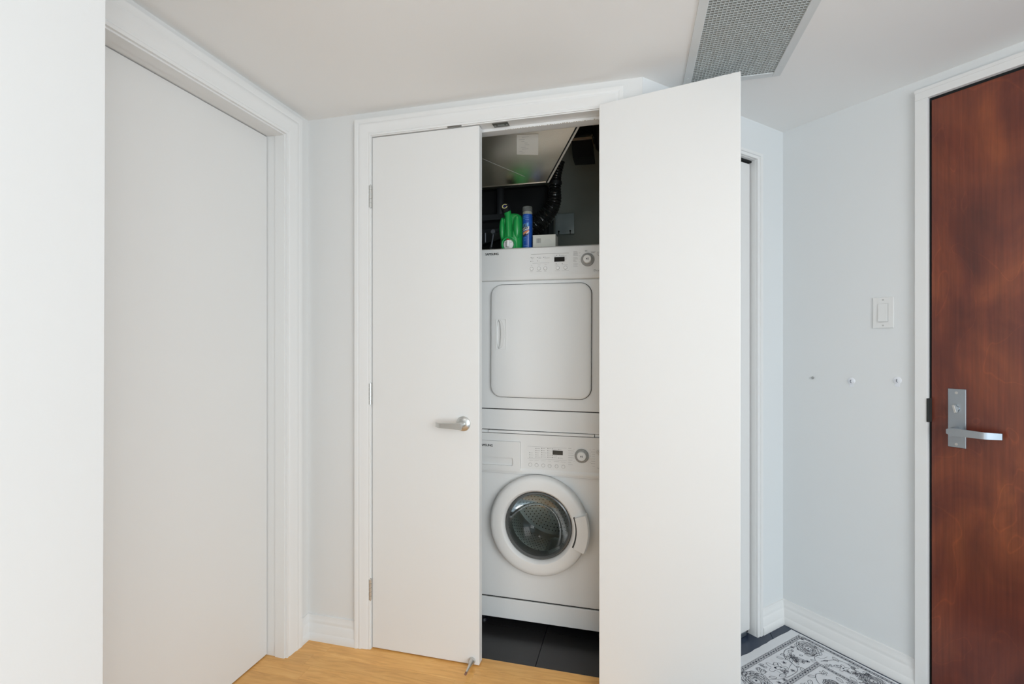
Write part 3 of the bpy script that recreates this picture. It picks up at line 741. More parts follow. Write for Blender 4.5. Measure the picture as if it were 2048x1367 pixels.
# door with a thin black seam
x0, x1, z0, z1 = -.211, .2135, D(.987), D(1.4625)
bm = bmesh.new(); prism_xz(bm, rrect(x0 - .0022, x1 + .0022, z0 - .0022, z1 + .0022, .049, 12), -.0012, .002); obj('door_seam', bm, 'gap', dy)
bm = bmesh.new()
L1 = []
for ins, yy in ((0, -.0005), (0, -.009), (.0015, -.0115), (.005, -.013), (.02, -.0145)):
    L1.append([bm.verts.new((x, yy, z)) for x, z in rrect(x0 + ins, x1 - ins, z0 + ins, z1 - ins, .047 - ins * .6, 12)])
for A, B in zip(L1, L1[1:]):
    n = len(A)
    for i in range(n): bm.faces.new((A[i], A[(i + 1) % n], B[(i + 1) % n], B[i]))
bm.faces.new(L1[-1]); bm.faces.new(list(reversed(L1[0])))
dd = obj('dryer_door', bm, 'white', dy, smooth=True)
hx0, hx1, hz0, hz1 = L(-.568), L(-.521), D(1.187), D(1.318)
def lens(x, zc, h, w_l, w_r, n=14):
    pts = []
    for i in range(n + 1):
        t = -PI / 2 + PI * i / n; pts.append((x + w_r * math.cos(t), zc + h * math.sin(t)))
    for i in range(1, n):
        t = PI / 2 + PI * i / n; pts.append((x + w_l * math.cos(t), zc + h * math.sin(t)))
    return pts
hcx = L(-.555); hcz = (hz0 + hz1) / 2
bm = bmesh.new(); prism_xz(bm, lens(hcx, hcz, .0615, .010, .0285), -.03, -.004); cut(dd, bm)
hp = bmesh.new(); frame_xz(hp, rrect(hx0, hx1, hz0, hz1, .004, 3), rrect(hx0 + .0025, hx1 - .0025, hz0 + .0025, hz1 - .0025, .003, 3), -.0162, -.0135)
ho = obj('handle_frame', hp, 'white2', dd)
# grip: crescent leaving a pocket at its left
pts = []
for i in range(15):
    t = -PI / 2 + PI * i / 14; pts.append((hcx + .0285 * math.cos(t), hcz + .061 * math.sin(t)))
for i in range(1, 14):
    t = PI / 2 - PI * i / 14; pts.append((hcx + .0105 * math.cos(t), hcz + .061 * math.sin(t)))
bm = bmesh.new(); prism_xz(bm, pts, -.0168, -.006); obj('door_handle', bm, 'white2', dd)
logo(dy, L(-.6185), D(1.5905), .0595, .0098, -.0052)
yq = -.0062
obj('display', bx(L(-.3195), L(-.2770), yq - .0005, yq + .003, D(1.5525), D(1.5715)), 'lcd', dy)
led = bmesh.new(); cap = bmesh.new(); rr = random.Random(5)
for x, z in ((-.418, 1.573), (-.391, 1.573), (-.364, 1.573), (-.419, 1.558), (-.391, 1.559), (-.3095, 1.579), (-.298, 1.579), (-.3115, 1.5445), (-.2865, 1.5445)):
    box(led, L(x) - .0011, L(x) + .0011, yq, yq + .002, D(z) - .0012, D(z) + .0012)
for a, b, z in ((-.414, -.405, 1.5725), (-.4155, -.409, 1.5685), (-.386, -.375, 1.574), (-.386, -.375, 1.5695), (-.361, -.356, 1.574), (-.361, -.339, 1.5695), (-.4155, -.408, 1.5585), (-.386, -.381, 1.558),
                (-.32, -.312, 1.5755), (-.2945, -.279, 1.5785), (-.2945, -.268, 1.575), (-.274, -.268, 1.566), (-.274, -.269, 1.561),
                (-.316, -.302, 1.5385), (-.288, -.264, 1.5385), (-.418, -.26, 1.587), (-.412, -.34, 1.5495), (-.419, -.413, 1.5415), (-.389, -.378, 1.5415), (-.361, -.351, 1.5415),
                (-.421, -.41, 1.5145), (-.394, -.373, 1.5145), (-.362, -.352, 1.5145), (-.317, -.295, 1.5145), (-.288, -.259, 1.5145), (-.1945, -.1845, 1.5945), (-.1945, -.1845, 1.59), (-.17, -.151, 1.587), (-.17, -.155, 1.5835)):
    box(cap, L(a), L(b), yq, yq + .003, D(z) - .0005, D(z) + .0005)
for k in range(13):
    z = 1.5905 - k * .005
    if k % 5 == 4: continue
    box(cap, L(-.241), L(-.241) + rr.uniform(.009, .02), yq, yq + .003, D(z) - .0005, D(z) + .0006)
for k in range(5): box(cap, L(-.2175), L(-.212), yq, yq + .003, D(1.585 - k * .0125), D(1.5856 - k * .0125))
o = obj('indicator_lights', led, 'print_dark', dy); o['kind'] = 'stuff'
o = obj('panel_captions', cap, 'print_light', dy); o['kind'] = 'stuff'
for x in (-.415, -.384, -.357, -.305, -.273):
    bm = bmesh.new(); lathe(bm, [(0, yq - .0025), (.0058, yq - .0025), (.0064, yq - .0019), (.0066, yq + .002)], L(x), D(1.5265), 24)
    bt = obj('button', bm, 'white2', dy, smooth=True)
    bm = bmesh.new(); lathe(bm, [(.0067, yq - .0006), (.0078, yq - .0006)], L(x), D(1.5265), 24); obj('button_ring', bm, 'print_light', bt)
dial(dy, L(-.183), D(1.5565), .027, .0165, yq + .001, .022)
yp = yq; power(dy, L(-.137), D(1.5795))
obj('model_lettering', text_bm('Dryer', .033, .0105, L(-.1575), D(1.505), yq - .0008), 'print_grey', dy)
# stacking tray between the machines
stk = thing('stacking_tray', 'thin white stacking tray edge between washer and dryer fronts', 'bracket', (MX, F0, .832))
obj('tray_front', bx(L(-.602), L(-.153), -.004, .02, .002, .0122, bev=.001), 'white', stk)
obj('tray_end', bx(-.3, L(-.604), .002, .02, .0015, .0122), 'white', stk); obj('tray_end', bx(L(-.151), .3, .002, .02, .0015, .0122), 'white', stk)
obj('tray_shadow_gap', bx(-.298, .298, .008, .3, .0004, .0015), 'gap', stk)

# ---------------------------------------------------------------- things on the dryer
ZT = 1.6235
jug = thing('detergent_jug', 'green plastic detergent jug with white tap on top of the dryer', 'jug', (-.5285, .42, ZT))
bm = bmesh.new(); secs = []
for z, hw, hdp, cx_ in ((0, .046, .085, 0), (.004, .052, .09, 0), (.03, .0545, .092, 0), (.09, .0545, .092, 0), (.125, .0535, .09, .0), (.145, .051, .086, .0015), (.158, .045, .08, .004), (.168, .034, .07, .004), (.174, .02, .05, .0), (.176, .008, .03, -.002)):
    ring = []
    for i in range(40):
        t = 2 * PI * i / 40; c, s = math.cos(t), math.sin(t); n_ = 3.2
        k = (abs(c) ** n_ + abs(s) ** n_) ** (-1 / n_); ring.append(bm.verts.new((cx_ + hw * c * k, hdp * s * k, z)))
    secs.append(ring)
for A, B in zip(secs, secs[1:]):
    for i in range(40): bm.faces.new((A[i], A[(i + 1) % 40], B[(i + 1) % 40], B[i]))
bm.faces.new(list(reversed(secs[0]))); bm.faces.new(secs[-1])
bd_ = obj('body', bm, 'green', jug, smooth=True)
# two long finger hollows leave the central grip column standing
for cx_, rx in ((-.0245, .0062), (.0125, .0062)):
    bm = bmesh.new(); ellipsoid(bm, (cx_, -.094, .104), (rx, .016, .058), 24, 16); cut(bd_, bm)
bd_.data.materials.clear(); bd_.data.materials.append(M['green'])
for p in bd_.data.polygons: p.use_smooth = True; p.material_index = 0
bd_.data.set_sharp_from_angle(angle=math.radians(50))
bm = bmesh.new(); ellipsoid(bm, (-.0365, -.080, .1), (.0125, .0165, .05)); obj('side_bulge', bm, 'green', jug, smooth=True)
bm = bmesh.new(); ellipsoid(bm, (.0300, -.080, .103), (.0175, .0165, .052)); obj('side_bulge', bm, 'green', jug, smooth=True)
bm = bmesh.new(); tube(bm, [(-.0075, -.082, .05), (-.008, -.084, .11), (-.010, -.078, .15), (-.016, -.07, .175)], [.011, .012, .0135, .0175], 20); obj('neck', bm, 'green', jug, smooth=True)
# tilted neck cap facing the viewer
cpj = bmesh.new(); lathe(cpj, [(0, -.012), (.0185, -.012), (.02, -.010), (.02, .03), (0, .03)], 0, 0, 32)
bmesh.ops.rotate(cpj, verts=cpj.verts, cent=(0, 0, 0), matrix=Matrix.Rotation(math.radians(-25), 3, 'X')); bmesh.ops.translate(cpj, verts=cpj.verts, vec=(-.0205, -.085, .190)); cpo = obj('cap', cpj, 'blackpl', jug, smooth=True)
def ringpart(nm, r0, r1, y, m, par, a0=0, a1=2 * PI):
    t = bmesh.new(); lathe(t, [(r0, y), (r1, y)] if r0 else [(0, y), (r1, y)], 0, 0, 28, a0=a0, a1=a1)
    bmesh.ops.rotate(t, verts=t.verts, cent=(0, 0, 0), matrix=Matrix.Rotation(math.radians(-25), 3, 'X')); bmesh.ops.translate(t, verts=t.verts, vec=(-.0205, -.085, .190)); return obj(nm, t, m, par)
ringpart('cap_ring', .0085, .0125, -.0125, 'yellow', cpo, .75, 2 * PI); ringpart('cap_centre', 0, .0082, -.0124, 'navy', cpo)
# tap in a round green recess
bm = bmesh.new(); lathe(bm, [(.033, -.085), (.033, -.097), (.030, -.1), (.026, -.097), (.0255, -.09), (0, -.09)], -.003, .028, 36); tp = obj('tap_collar', bm, 'green2', jug, smooth=True)
bm = bmesh.new(); lathe(bm, [(.022, -.09), (.022, -.1), (.02, -.101), (0, -.1)], -.003, .025, 32); wt = obj('tap_face', bm, 'white2', tp, smooth=True)
bm = bmesh.new(); cyl(bm, (-.003, -.108, .042), (-.003, -.108, .014), .0075, .0065, 18); box(bm, -.02, .014, -.108, -.1, .034, .0385, bev=.001); obj('spout', bm, 'white', tp, smooth=True)
bm = bmesh.new(); cyl(bm, (-.003, -.107, .0425), (-.003, -.107, .0475), .0072, .0065, 16); obj('tap_button', bm, 'red', tp, smooth=True)

can = thing('spray_can', 'blue aerosol cleaner can with clear cap beside the green jug', 'spray can', (-.4555, .365, ZT))
bm = bmesh.new(); latheZ(bm, [(.0215, 0), (.0225, .002), (.0225, .156), (.0215, .160), (.0205, .162)], 0, 0, 40); obj('can_body', bm, 'blue', can, smooth=True)
bm = bmesh.new(); latheZ(bm, [(.0195, .162), (.0195, .168), (.0175, .174), (.01, .176)], 0, 0, 32); obj('collar', bm, 'ivory', can, smooth=True)
bm = bmesh.new(); latheZ(bm, [(.0222, .1625), (.0222, .192), (.0205, .196)], 0, 0, 32)
for f in [f for f in bm.faces if len(f.verts) > 8 and all(v.co.z < .17 for v in f.verts)]: bm.faces.remove(f)
obj('clear_cap', bm, 'clear', can, smooth=True)
def wrap(bm, Rr, a_off=0, tilt=0):
    for v in bm.verts:
        x, y, z = v.co; z += x * tilt; a = x / Rr + a_off; rr = Rr + .0003 - y
        v.co = (rr * math.sin(a), -rr * math.cos(a), z)
    return bm
obj('label_word', wrap(text_bm('LIKE', .021, .012, -.017, .106, 0, bold=.03), .0226, -.1, .25), 'print_dark', can)
obj('label_word', wrap(text_bm('CLEAN', .031, .014, -.021, .092, 0, bold=.03), .0226, -.12, .22), 'print_dark', can)
def patch(a0, a1, z0, z1, m, nm, tilt=0, Rr=.0227):
    bm = bmesh.new(); n = 10; w0 = a0; A = []; B = []
    for i in range(n + 1):
        x = w0 + (a1 - w0) * i / n; A.append((x, z0 + tilt * x)); B.append((x, z1 + tilt * x))
    fr = []
    for (x, za), (_, zb) in zip(A, B):
        a = x / Rr; fr.append((bm.verts.new((Rr * math.sin(a), -Rr * math.cos(a), za)), bm.verts.new((Rr * math.sin(a), -Rr * math.cos(a), zb))))
    for (p, q), (r_, s_) in zip(fr, fr[1:]): bm.faces.new((p, r_, s_, q))
    return obj(nm, bm, m, can)
patch(-.023, .010, .104, .1205, 'ltblue', 'label_band', .25, .0226); patch(-.025, .0125, .0905, .1035, 'white2', 'label_band', .22, .02262)
patch(-.02, .012, .076, .087, 'orange', 'label_swoosh', .35); patch(-.018, .008, .066, .0745, 'print_dark', 'label_swoosh', .35); patch(.0, .013, .07, .076, 'white2', 'label_swoosh', .8)
for z, a, b in ((.150, -.014, .008), (.142, -.016, .01), (.135, -.006, .012), (.055, -.014, .0), (.045, -.012, -.002), (.02, -.012, .006), (.012, -.014, .008)): patch(a, b, z, z + .0018, 'ltblue', 'label_line')

cb = thing('cardboard_box', 'small white box with a barcode lying right of the spray can', 'box', (-.375, .37, ZT))
obj('carton', bx(-.05, .05, -.035, .035, 0, .0615, bev=.0008), 'card', cb)
obj('lid_flap', bx(-.0505, .0505, -.0358, .0355, .0592, .0622), 'card', cb)
bm = bmesh.new(); x = -.034; r = random.Random(2)
while x < -.016:
    wd = r.choice((.0006, .0010, .0016)); box(bm, x, x + wd, -.0355, -.0349, .028, .048); x += wd + r.choice((.0006, .001))
obj('barcode', bm, 'print_grey', cb)
obj('fine_print', boxes((.005, .026, -.0354, -.0349, .0395, .0405), (.001, .03, -.0354, -.0349, .034, .0348), (-.002, .033, -.0354, -.0349, .031, .0316)), 'print_light', cb)

# ---------------------------------------------------------------- ducts, hose, fittings in the closet
du = thing('sheet_metal_duct', 'galvanised sheet metal duct slanting across the closet ceiling above the dryer', 'duct', (-.7, .35, 1.95))
def DW(p): return (p[0] + .7, p[1] - .35, p[2] - 1.95)
nr, frr = (-.2097, .115, 2.044), (-.3676, .34, 1.917)       # right edge near / far
nl, fll = (-1.085, .115, 2.044), (-1.085, .34, 1.917)
bm = bmesh.new(); up = .30
A = [bm.verts.new(DW(p)) for p in (nl, nr, frr, fll)]; B = [bm.verts.new(DW((p[0], p[1], 2.40))) for p in (nl, nr, frr, fll)]
bm.faces.new(list(reversed(A))); bm.faces.new(B)
for i in range(4): bm.faces.new((A[i], A[(i + 1) % 4], B[(i + 1) % 4], B[i]))
obj('duct_body', bm, 'galv', du)
bm = bmesh.new()
def strip(bm, p, q, w_, t_, offx=0):
    p, q = Vector(DW(p)), Vector(DW(q)); d = (q - p).normalized(); side = Vector((1, .45, 0)).normalized() * w_
    o_ = Vector((offx, 0, 0)); vs = [bm.verts.new(v) for v in (p + o_, p + side + o_, q + side + o_, q + o_)]; v2 = [bm.verts.new(v.co - Vector((0, 0, t_))) for v in vs]
    bm.faces.new(vs); bm.faces.new(list(reversed(v2)))
    for i in range(4): bm.faces.new((vs[i], vs[(i + 1) % 4], v2[(i + 1) % 4], v2[i]))
strip(bm, nr, frr, .0075, .004, .005); obj('edge_flange', bm, 'flange', du)
bm = bmesh.new(); strip(bm, nr, frr, .005, .004, .0); obj('flange_gap', bm, 'gap', du)
obj('rear_lip', bx(DW(fll)[0], DW(frr)[0], -.0115, -.0085, -.0362, -.031), 'galv', du)
# fold line of the neighbouring sheet
bm = bmesh.new(); a, b = Vector(DW((-.6147, .2079, 1.991))), Vector(DW((-.4537, .3071, 1.935))); cyl(bm, a, b, .0006, seg=8); obj('fold_crease', bm, 'print_grey', du)
# sticker on the underside
e1 = (Vector((0, .4, -.0865))).normalized(); 
def und(x, y): return Vector(DW((x, y, 2.044 - (y - .115) * .5644 - .0012)))
bm = bmesh.new(); vs = [bm.verts.new(und(*p)) for p in ((-.4458, .1236), (-.3598, .1291), (-.3766, .2142), (-.465, .2028))]; v2 = [bm.verts.new(v.co - Vector((0, 0, .0006))) for v in vs]
bm.faces.new(vs); bm.faces.new(list(reversed(v2)))
for i in range(4): bm.faces.new((vs[i], vs[(i + 1) % 4], v2[(i + 1) % 4], v2[i]))
stc = obj('paper_label', bm, 'paper', du)
bm = bmesh.new(); r = random.Random(8)
for k in range(9):
    x = -.443 + r.uniform(0, .025) + (.0 if k % 2 else .01); y_ = .134 + k * .008; L_ = r.uniform(.008, .03)
    q = [und(x - (y_ - .134) * .2, y_), und(x + L_ - (y_ - .134) * .2, y_ + .001), und(x + L_ - (y_ - .134) * .2, y_ + .0020), und(x - (y_ - .134) * .2, y_ + .0010)]
    vs = [bm.verts.new(v - Vector((0, 0, .001))) for v in q]; bm.faces.new(vs)
obj('faint_print', bm, 'print_grey', stc)

# black insulated plenum behind, with pipe
bk = thing('insulated_duct', 'large black insulated duct behind the green jug', 'duct', (-.74, .77, 1.62))
obj('duct_body', bx(-.34, .315, -.045, .15, .0, .42, bev=.02), 'black', bk)
for px_ in (-.02, ):
    bm = bmesh.new(); cyl(bm, (.07, -.08, .24), (.07, -.08, .40), .02, seg=18); obj('vertical_pipe', bm, 'pipe', bk, smooth=True)
obj('support_bar', bx(-.1, .1, -.1, -.05, .235, .265, bev=.003), 'pipe', bk)
obj('lower_bar', bx(-.1, .12, -.1, -.05, .17, .19, bev=.003), 'pipe', bk)
bm = bmesh.new(); v = [(-.12, .09), (-.12, .16), (.1, .20), (.1, .145)]; prism_xz(bm, v, -.09, -.045); obj('diagonal_brace', bm, 'pipe', bk)
# water valve
vl = thing('shutoff_valve', 'small grey round valve knob on a stem left of the green jug', 'valve', (-.64, .46, ZT))
bm = bmesh.new(); lathe(bm, [(0, -.012), (.009, -.0118), (.0115, -.009), (.012, .004), (0, .006)], .0, .118, 28); obj('knob', bm, 'valve', vl, smooth=True)
bm = bmesh.new(); tube(bm, [(-.001, .0, .108), (-.004, .002, .09), (-.014, .006, .045)], .0045, 12); obj('stem', bm, 'valve', vl, smooth=True)
bm = bmesh.new(); tube(bm, [(-.014, .006, .05), (-.016, .02, .02), (-.016, .03, 0)], .009, 12); obj('pipe_elbow', bm, 'pipe', vl, smooth=True)
bm = bmesh.new(); cyl(bm, (-.047, .02, .075), (-.047, .02, .12), .003, seg=8); obj('side_rod', bm, 'valve', vl, smooth=True)

# flexible black foil exhaust hose
hs = thing('exhaust_hose', 'shiny black flexible exhaust hose curving down behind the spray can', 'hose', (-.44, .62, ZT))
def bez(P, n):
    out_ = []
    for s in range(len(P) - 3):
        p0, p1, p2, p3 = [Vector(p) for p in P[s:s + 4]]
        for i in range(n):
            t = i / n; out_.append(.5 * ((2 * p1) + (-p0 + p2) * t + (2 * p0 - 5 * p1 + 4 * p2 - p3) * t * t + (-p0 + 3 * p1 - 3 * p2 + p3) * t ** 3))
    return out_
path = [(-.33, .56, 2.14), (-.340, .56, 2.085), (-.356, .57, 2.03), (-.366, .58, 1.97), (-.37, .59, 1.91), (-.392, .6, 1.865), (-.43, .6, 1.825), (-.475, .6, 1.79), (-.515, .61, 1.745), (-.54, .63, 1.71), (-.555, .65, 1.672), (-.56, .66, 1.66)]
path = [(x + .44, y - .62, z - ZT) for x, y, z in path]
P = bez(path, 22); rad = []; rj = random.Random(6)
for i in range(len(P)):
    f = i / len(P); base = .024 + .021 * min(1, max(0, (f - .12) / .5)); rad.append(base * (1 + .05 * math.sin(i * 1.35) + .03 * rj.uniform(-1, 1)))
bm = bmesh.new(); tube(bm, P, rad, 28); obj('hose', bm, 'foilblack', hs, smooth=True)
bm = bmesh.new(); tube(bm, [P[34], P[37], P[40]], [rad[34] + .003, rad[37] + .004, rad[40] + .003], 20); obj('clamp', bm, 'black', hs, smooth=True)

# taped black duct stub top right
tb = thing('taped_duct_stub', 'black duct stub with a strip of foil tape, top right of closet', 'duct', (-.236, .62, 2.10))
bm = bmesh.new(); prism_xz(bm, [(-.045, .003), (.054, 0), (.045, .09), (-.052, .087)], -.04, .06); obj('stub_body', bm, 'black', tb)
bm = bmesh.new(); box(bm, -.055, .048, -.046, .06, .083, .094); obj('foil_tape', bm, 'foil', tb)
bm = bmesh.new(); box(bm, -.05, .06, -.044, .06, .094, .25, bev=.01); obj('upper_duct', bm, 'foilblack', tb)
bd = thing('dark_pipe_elbow', 'black pipe elbow at the far right edge of the closet ceiling', 'pipe', (-.165, .55, 2.16))
bm = bmesh.new(); tube(bm, [(.01, 0, .2), (.01, 0, .06), (.02, .02, -.02), (.05, .05, -.04)], .028, 16); obj('elbow', bm, 'black', bd, smooth=True)

# steel junction box cover plate on the back wall
jp = thing('junction_box', 'square galvanised junction box cover on the closet back wall', 'electrical box', (-.3655, .93, 1.873))
obj('box_body', bx(-.049, .05, -.02, 0, -.056, .052, bev=.002), 'galv2', jp)
obj('cover_plate', bx(-.0515, .0525, -.0225, -.02, -.058, .054, bev=.0008), 'galv2', jp)
for x in (-.032, .031):
    bm = bmesh.new(); cyl(bm, (x, -.0232, -.042), (x, -.0224, -.042), .0045, seg=14); box(bm, x - .002, x + .002, -.0232, -.0224, -.058, -.042); obj('screw_slot', bm, 'gap', jp)
bm = bmesh.new(); tube(bm, [(-.05, -.012, -.1), (-.04, -.03, -.13), (-.035, -.035, -.16), (-.02, -.03, -.19)], .005, 10); obj('cable', bm, 'black', jp, smooth=True)

# ---------------------------------------------------------------- rug (local: x = a along far wall to the left, y = b toward camera)
RX, RY = .0275, .052; RW_, RL_ = .62, .92
rg = thing('hall_rug', 'pale grey runner rug with dark floral print on the black hall tiles', 'rug', (CX, CY, 0))
ea = Vector((-R2, -R2, 0)); eb = Vector((R2, -R2, 0))
def Rp(a, b, z): v = ea * a + eb * b; return (v.x, v.y, z)
bm = bmesh.new(); na, nb = 24, 36; rr = random.Random(11)
grid = [[None] * (nb + 1) for _ in range(na + 1)]
for i in range(na + 1):
    for j in range(nb + 1):
        a = RX + .0 + RW_ * i / na; b = RY + RL_ * j / nb
        if j == 0: b += rr.uniform(-.002, .002)
        if i == 0: a += rr.uniform(-.001, .001)
        edge = i in (0, na) or j in (0, nb); grid[i][j] = bm.verts.new(Rp(a, b, .0022 if edge else .0034))
for i in range(na):
    for j in range(nb): bm.faces.new((grid[i][j], grid[i + 1][j], grid[i + 1][j + 1], grid[i][j + 1]))
ring = [grid[i][0] for i in range(na + 1)] + [grid[na][j] for j in range(1, nb + 1)] + [grid[i][nb] for i in range(na - 1, -1, -1)] + [grid[0][j] for j in range(nb - 1, 0, -1)]
low = [bm.verts.new((v.co.x, v.co.y, .0004)) for v in ring]; n = len(ring)
for i in range(n): bm.faces.new((ring[i], ring[(i + 1) % n], low[(i + 1) % n], low[i]))
bm.faces.new(low)
obj('rug_cloth', bm, 'rug', rg)
ink = bmesh.new(); ZI = .0040
def ribbon(pts, w0, w1=None, closed=False):
    w1 = w0 if w1 is None else w1; n = len(pts)
    if closed: pts = pts + [pts[0]]; n += 1
    L_, R_ = [], []
    for i, (a, b) in enumerate(pts):
        p, q = pts[max(i - 1, 0)], pts[min(i + 1, n - 1)]; dx_, dy_ = q[0] - p[0], q[1] - p[1]; l = math.hypot(dx_, dy_) or 1
        f = i / (n - 1); wd = (w0 + (w1 - w0) * f) * .4
        nx_, ny_ = -dy_ / l * wd, dx_ / l * wd
        L_.append(ink.verts.new(Rp(a + nx_, b + ny_, ZI))); R_.append(ink.verts.new(Rp(a - nx_, b - ny_, ZI)))
    for i in range(n - 1): ink.faces.new((L_[i], L_[i + 1], R_[i + 1], R_[i]))
def fill(pts): ink.faces.new([ink.verts.new(Rp(a, b, ZI)) for a, b in pts])
def blob(a, b, ra, rb, n=7, j=.25):
    fill([(a + ra * math.cos(2 * PI * i / n) * rr.uniform(1 - j, 1 + j), b + rb * math.sin(2 * PI * i / n) * rr.uniform(1 - j, 1 + j)) for i in range(n)])
def lattice(a0, a1, b0, b1, along_a):
    W_ = abs(b1 - b0) if along_a else abs(a1 - a0); Ln = abs(a1 - a0) if along_a else abs(b1 - b0); n = max(1, round(Ln / (W_ * .95))); st = Ln / n
    def M_(u, v): return (a0 + u, b0 + v) if along_a else (a0 + v, b0 + u)
    for k in range(n):
        u = k * st; ribbon([M_(u, 0), M_(u + st, W_)], .0011); ribbon([M_(u + st, 0), M_(u, W_)], .0011)
        c = M_(u + st, W_ / 2); blob(c[0], c[1], W_ * .23, W_ * .23, 6, .2)
        for vv in (.12, .88):
            c = M_(u + st / 2, W_ * vv); blob(c[0], c[1], W_ * .15, W_ * .1, 5, .2)
    for v in (0, W_): ribbon([M_(0, v), M_(Ln, v)], .0009)
def petal(a, b, r, rot, w_=.0014, wid=.6):
    pts = []
    for i in range(9):
        t = i / 8 * PI * 1.15 - PI * .075; x = r * math.cos(t) * wid + rr.uniform(-.05, .05) * r; y_ = r * math.sin(t) + rr.uniform(-.05, .05) * r
        pts.append((a + x * math.cos(rot) - y_ * math.sin(rot), b + x * math.sin(rot) + y_ * math.cos(rot)))
    ribbon(pts, w_ * .7, w_ * 1.5)
def rose(a, b, r, sb=1.15):
    for k, (rad_, n) in enumerate(((.3, 3), (.5, 5), (.72, 7), (.95, 9))):
        for i in range(n * 2):
            t = PI * i / n + k * .7 + rr.uniform(-.2, .2); pts = []
            for j in range(8):
                q = t + (j / 7 - .5) * 2 * PI / n * 1.15; R_ = r * (rad_ + (.09 if i % 2 else 0)) * (1 + .14 * math.sin(j / 7 * PI)) + rr.uniform(-.03, .03) * r
                pts.append((a + R_ * math.cos(q), b + R_ * math.sin(q) * sb))
            ribbon(pts, .0011, .0022)
            if k > 1:
                R_ = r * rad_ * .9; ribbon([(a + R_ * math.cos(t + .1), b + R_ * math.sin(t + .1) * sb), (a + R_ * .86 * math.cos(t + .2), b + R_ * .86 * math.sin(t + .2) * sb)], .0018, .0008)
    blob(a, b, r * .1, r * .1)
def leaf(a, b, L_, rot, w_=.28, solid=.0):
    f = lambda x, y_: (a + x * math.cos(rot) - y_ * math.sin(rot), b + x * math.sin(rot) + y_ * math.cos(rot))
    up = [f(L_ * t, L_ * w_ * math.sin(PI * t) ** .8 * (1 - .2 * t)) for t in [i / 7 for i in range(8)]]
    dn = [f(L_ * t, -L_ * w_ * math.sin(PI * t) ** .8 * (1 - .2 * t)) for t in [i / 7 for i in range(8)]]
    ribbon(up, .0022, .001); ribbon(dn, .0012, .0022); ribbon([f(L_ * .15, 0), f(L_ * .7, 0)], .0007)
def flower(a, b, r):
    for i in range(5):
        t = 2 * PI * i / 5 + rr.uniform(-.2, .2); petal(a + r * .45 * math.cos(t), b + r * .45 * math.sin(t), r * .5, t - PI / 2, .0013, .5)
    blob(a, b, r * .14, r * .14)
def lily(a, b, r, rot):
    for k in range(-2, 3):
        leaf(a + .16 * r * math.cos(rot + k * .5), b + .16 * r * math.sin(rot + k * .5), r * (.84 - .08 * abs(k)), rot + k * .5, .15)
    for k in range(4): ribbon([(a, b), (a + .35 * r * math.cos(rot + PI + (k - 2) * .5), b + .35 * r * math.sin(rot + PI + (k - 2) * .5))], .0008, .0014)
def vine(p, n=14, w_=.0022):
    q = [Vector((x, y_, 0)) for x, y_ in p]; q = [q[0] * 2 - q[1]] + q + [q[-1] * 2 - q[-2]]
    pts = [(v.x, v.y) for v in bez([tuple(v) for v in q], n)] + [p[-1]]; ribbon(pts, w_, w_ * .6)
A0, A1 = .04, .6; B0, B1 = .0905, .95; BW = .0175
lattice(A0, A1, B0, B0 + BW, True); lattice(A0, A0 + .014, B0 + BW, B1, False); lattice(A0 + .0, A1, B1, B1 + BW, True); lattice(A1 - .014, A1, B0 + BW, B1, False)
iA, iB = .157, .2195
lattice(iA, A1 - .117, iB, iB + BW, True); lattice(iA, iA + .014, iB + BW, B1 - .115, False); lattice(A1 - .131, A1 - .117, iB + BW, B1 - .115, False)
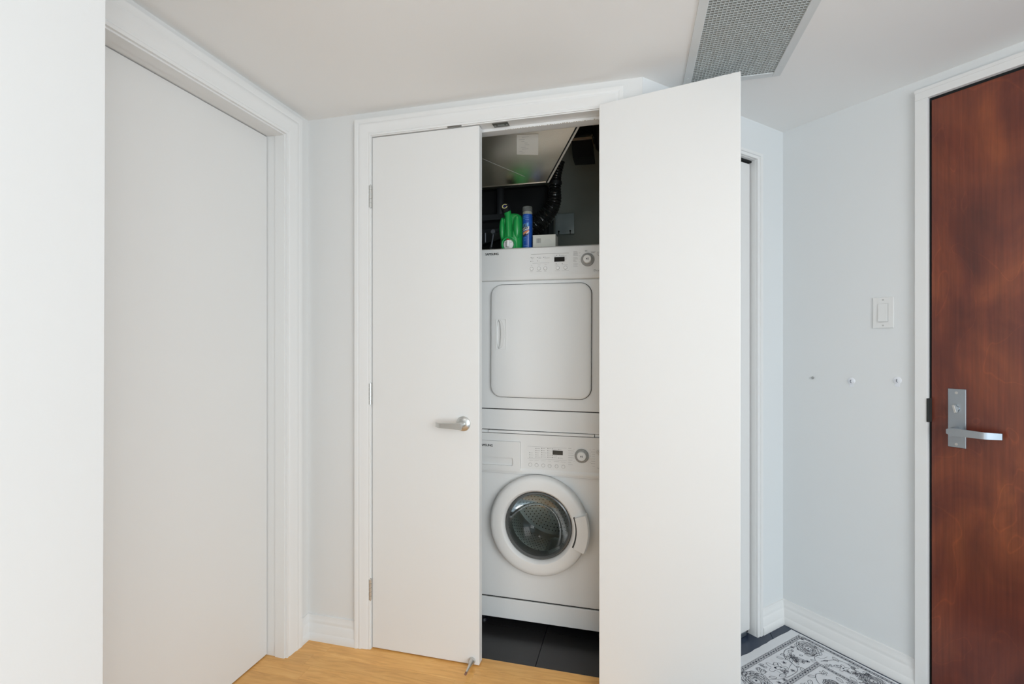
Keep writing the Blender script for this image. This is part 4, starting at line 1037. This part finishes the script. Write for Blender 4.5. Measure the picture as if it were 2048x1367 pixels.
# back band florals
bc = .163
rose(.102, .160, .037, 1.1); rose(.452, .162, .043, 1.05); flower(.325, .158, .036); flower(.305, .166, .026); lily(.205, .150, .052, 1.0); lily(.215, .148, .03, 2.4)
vine([(.135, .125), (.19, .118), (.235, .14), (.245, .175), (.262, .205), (.30, .212), (.36, .205), (.40, .185), (.42, .17)])
vine([(.245, .175), (.285, .185), (.31, .195)], w_=.0016); vine([(.155, .212), (.13, .2), (.12, .22), (.09, .225)], w_=.0018)
for a, b, L_, ro in ((.375, .125, .03, .6), (.37, .14, .034, .4), (.395, .175, .028, 2.5), (.235, .125, .02, 2.8), (.262, .125, .024, 2.2), (.345, .125, .02, -.5), (.24, .205, .03, .9), (.165, .2, .03, 1.8), (.15, .17, .03, 2.2), (.17, .13, .025, .2), (.44, .105 + .012, .03, .1), (.33, .2, .03, -.3)): leaf(a, b, L_, ro)
for a, b in ((.148, .122), (.268, .158), (.285, .2), (.185, .2), (.222, .178), (.06, .114), (.36, .212), (.39, .21)): flower(a, b, .0085); blob(a, b, .0035, .0035)
# right band florals going toward the viewer
for k in range(4):
    b = .255 + k * .17
    vine([(.14, b - .03), (.08, b), (.075, b + .05), (.12, b + .09), (.13, b + .13)]); flower(.112, b + .035, .024); rose(.095, b + .125, .03, 1.2)
    for a_, b_, L_, ro in ((.075, b - .02, .03, 1.2), (.07, b + .03, .035, 1.8), (.13, b + .01, .03, 2.6), (.14, b + .07, .03, 1.2), (.065, b + .08, .03, 1.0), (.145, b + .1, .025, 2.0)): leaf(a_, b_, L_, ro)
    flower(.145, b - .005, .009); flower(.07, b + .1, .009); lily(.09, b + .07, .035, .9)
for _ in range(34):
    a_, b_ = rr.uniform(.062, A1 - .02), rr.uniform(B0 + BW + .012, iB - .012); leaf(a_, b_, rr.uniform(.012, .02), rr.uniform(0, 6.28), rr.uniform(.2, .4))
for _ in range(46):
    a_, b_ = rr.uniform(.062, iA - .012), rr.uniform(iB + .01, B1 - .02); leaf(a_, b_, rr.uniform(.012, .02), rr.uniform(0, 6.28), rr.uniform(.2, .4))
# inner field
for k in range(3):
    b = .30 + k * .19
    for a in (.235, .36): 
        vine([(a - .04, b - .03), (a, b - .045), (a + .04, b - .01), (a + .03, b + .04), (a - .02, b + .07)]); rose(a + .005, b + .015, .024); flower(a - .035, b - .035, .015)
        for a_, b_, L_, ro in ((a - .05, b, .03, 1.2), (a + .045, b - .04, .03, .4), (a + .05, b + .03, .03, 2), (a - .03, b + .05, .03, 2.6), (a + .01, b - .04, .028, -.6)): leaf(a_, b_, L_, ro)
        flower(a + .06, b + .01, .009); flower(a - .055, b + .04, .009)
o = obj('floral_print', ink, 'ink', rg); o['kind'] = 'stuff'
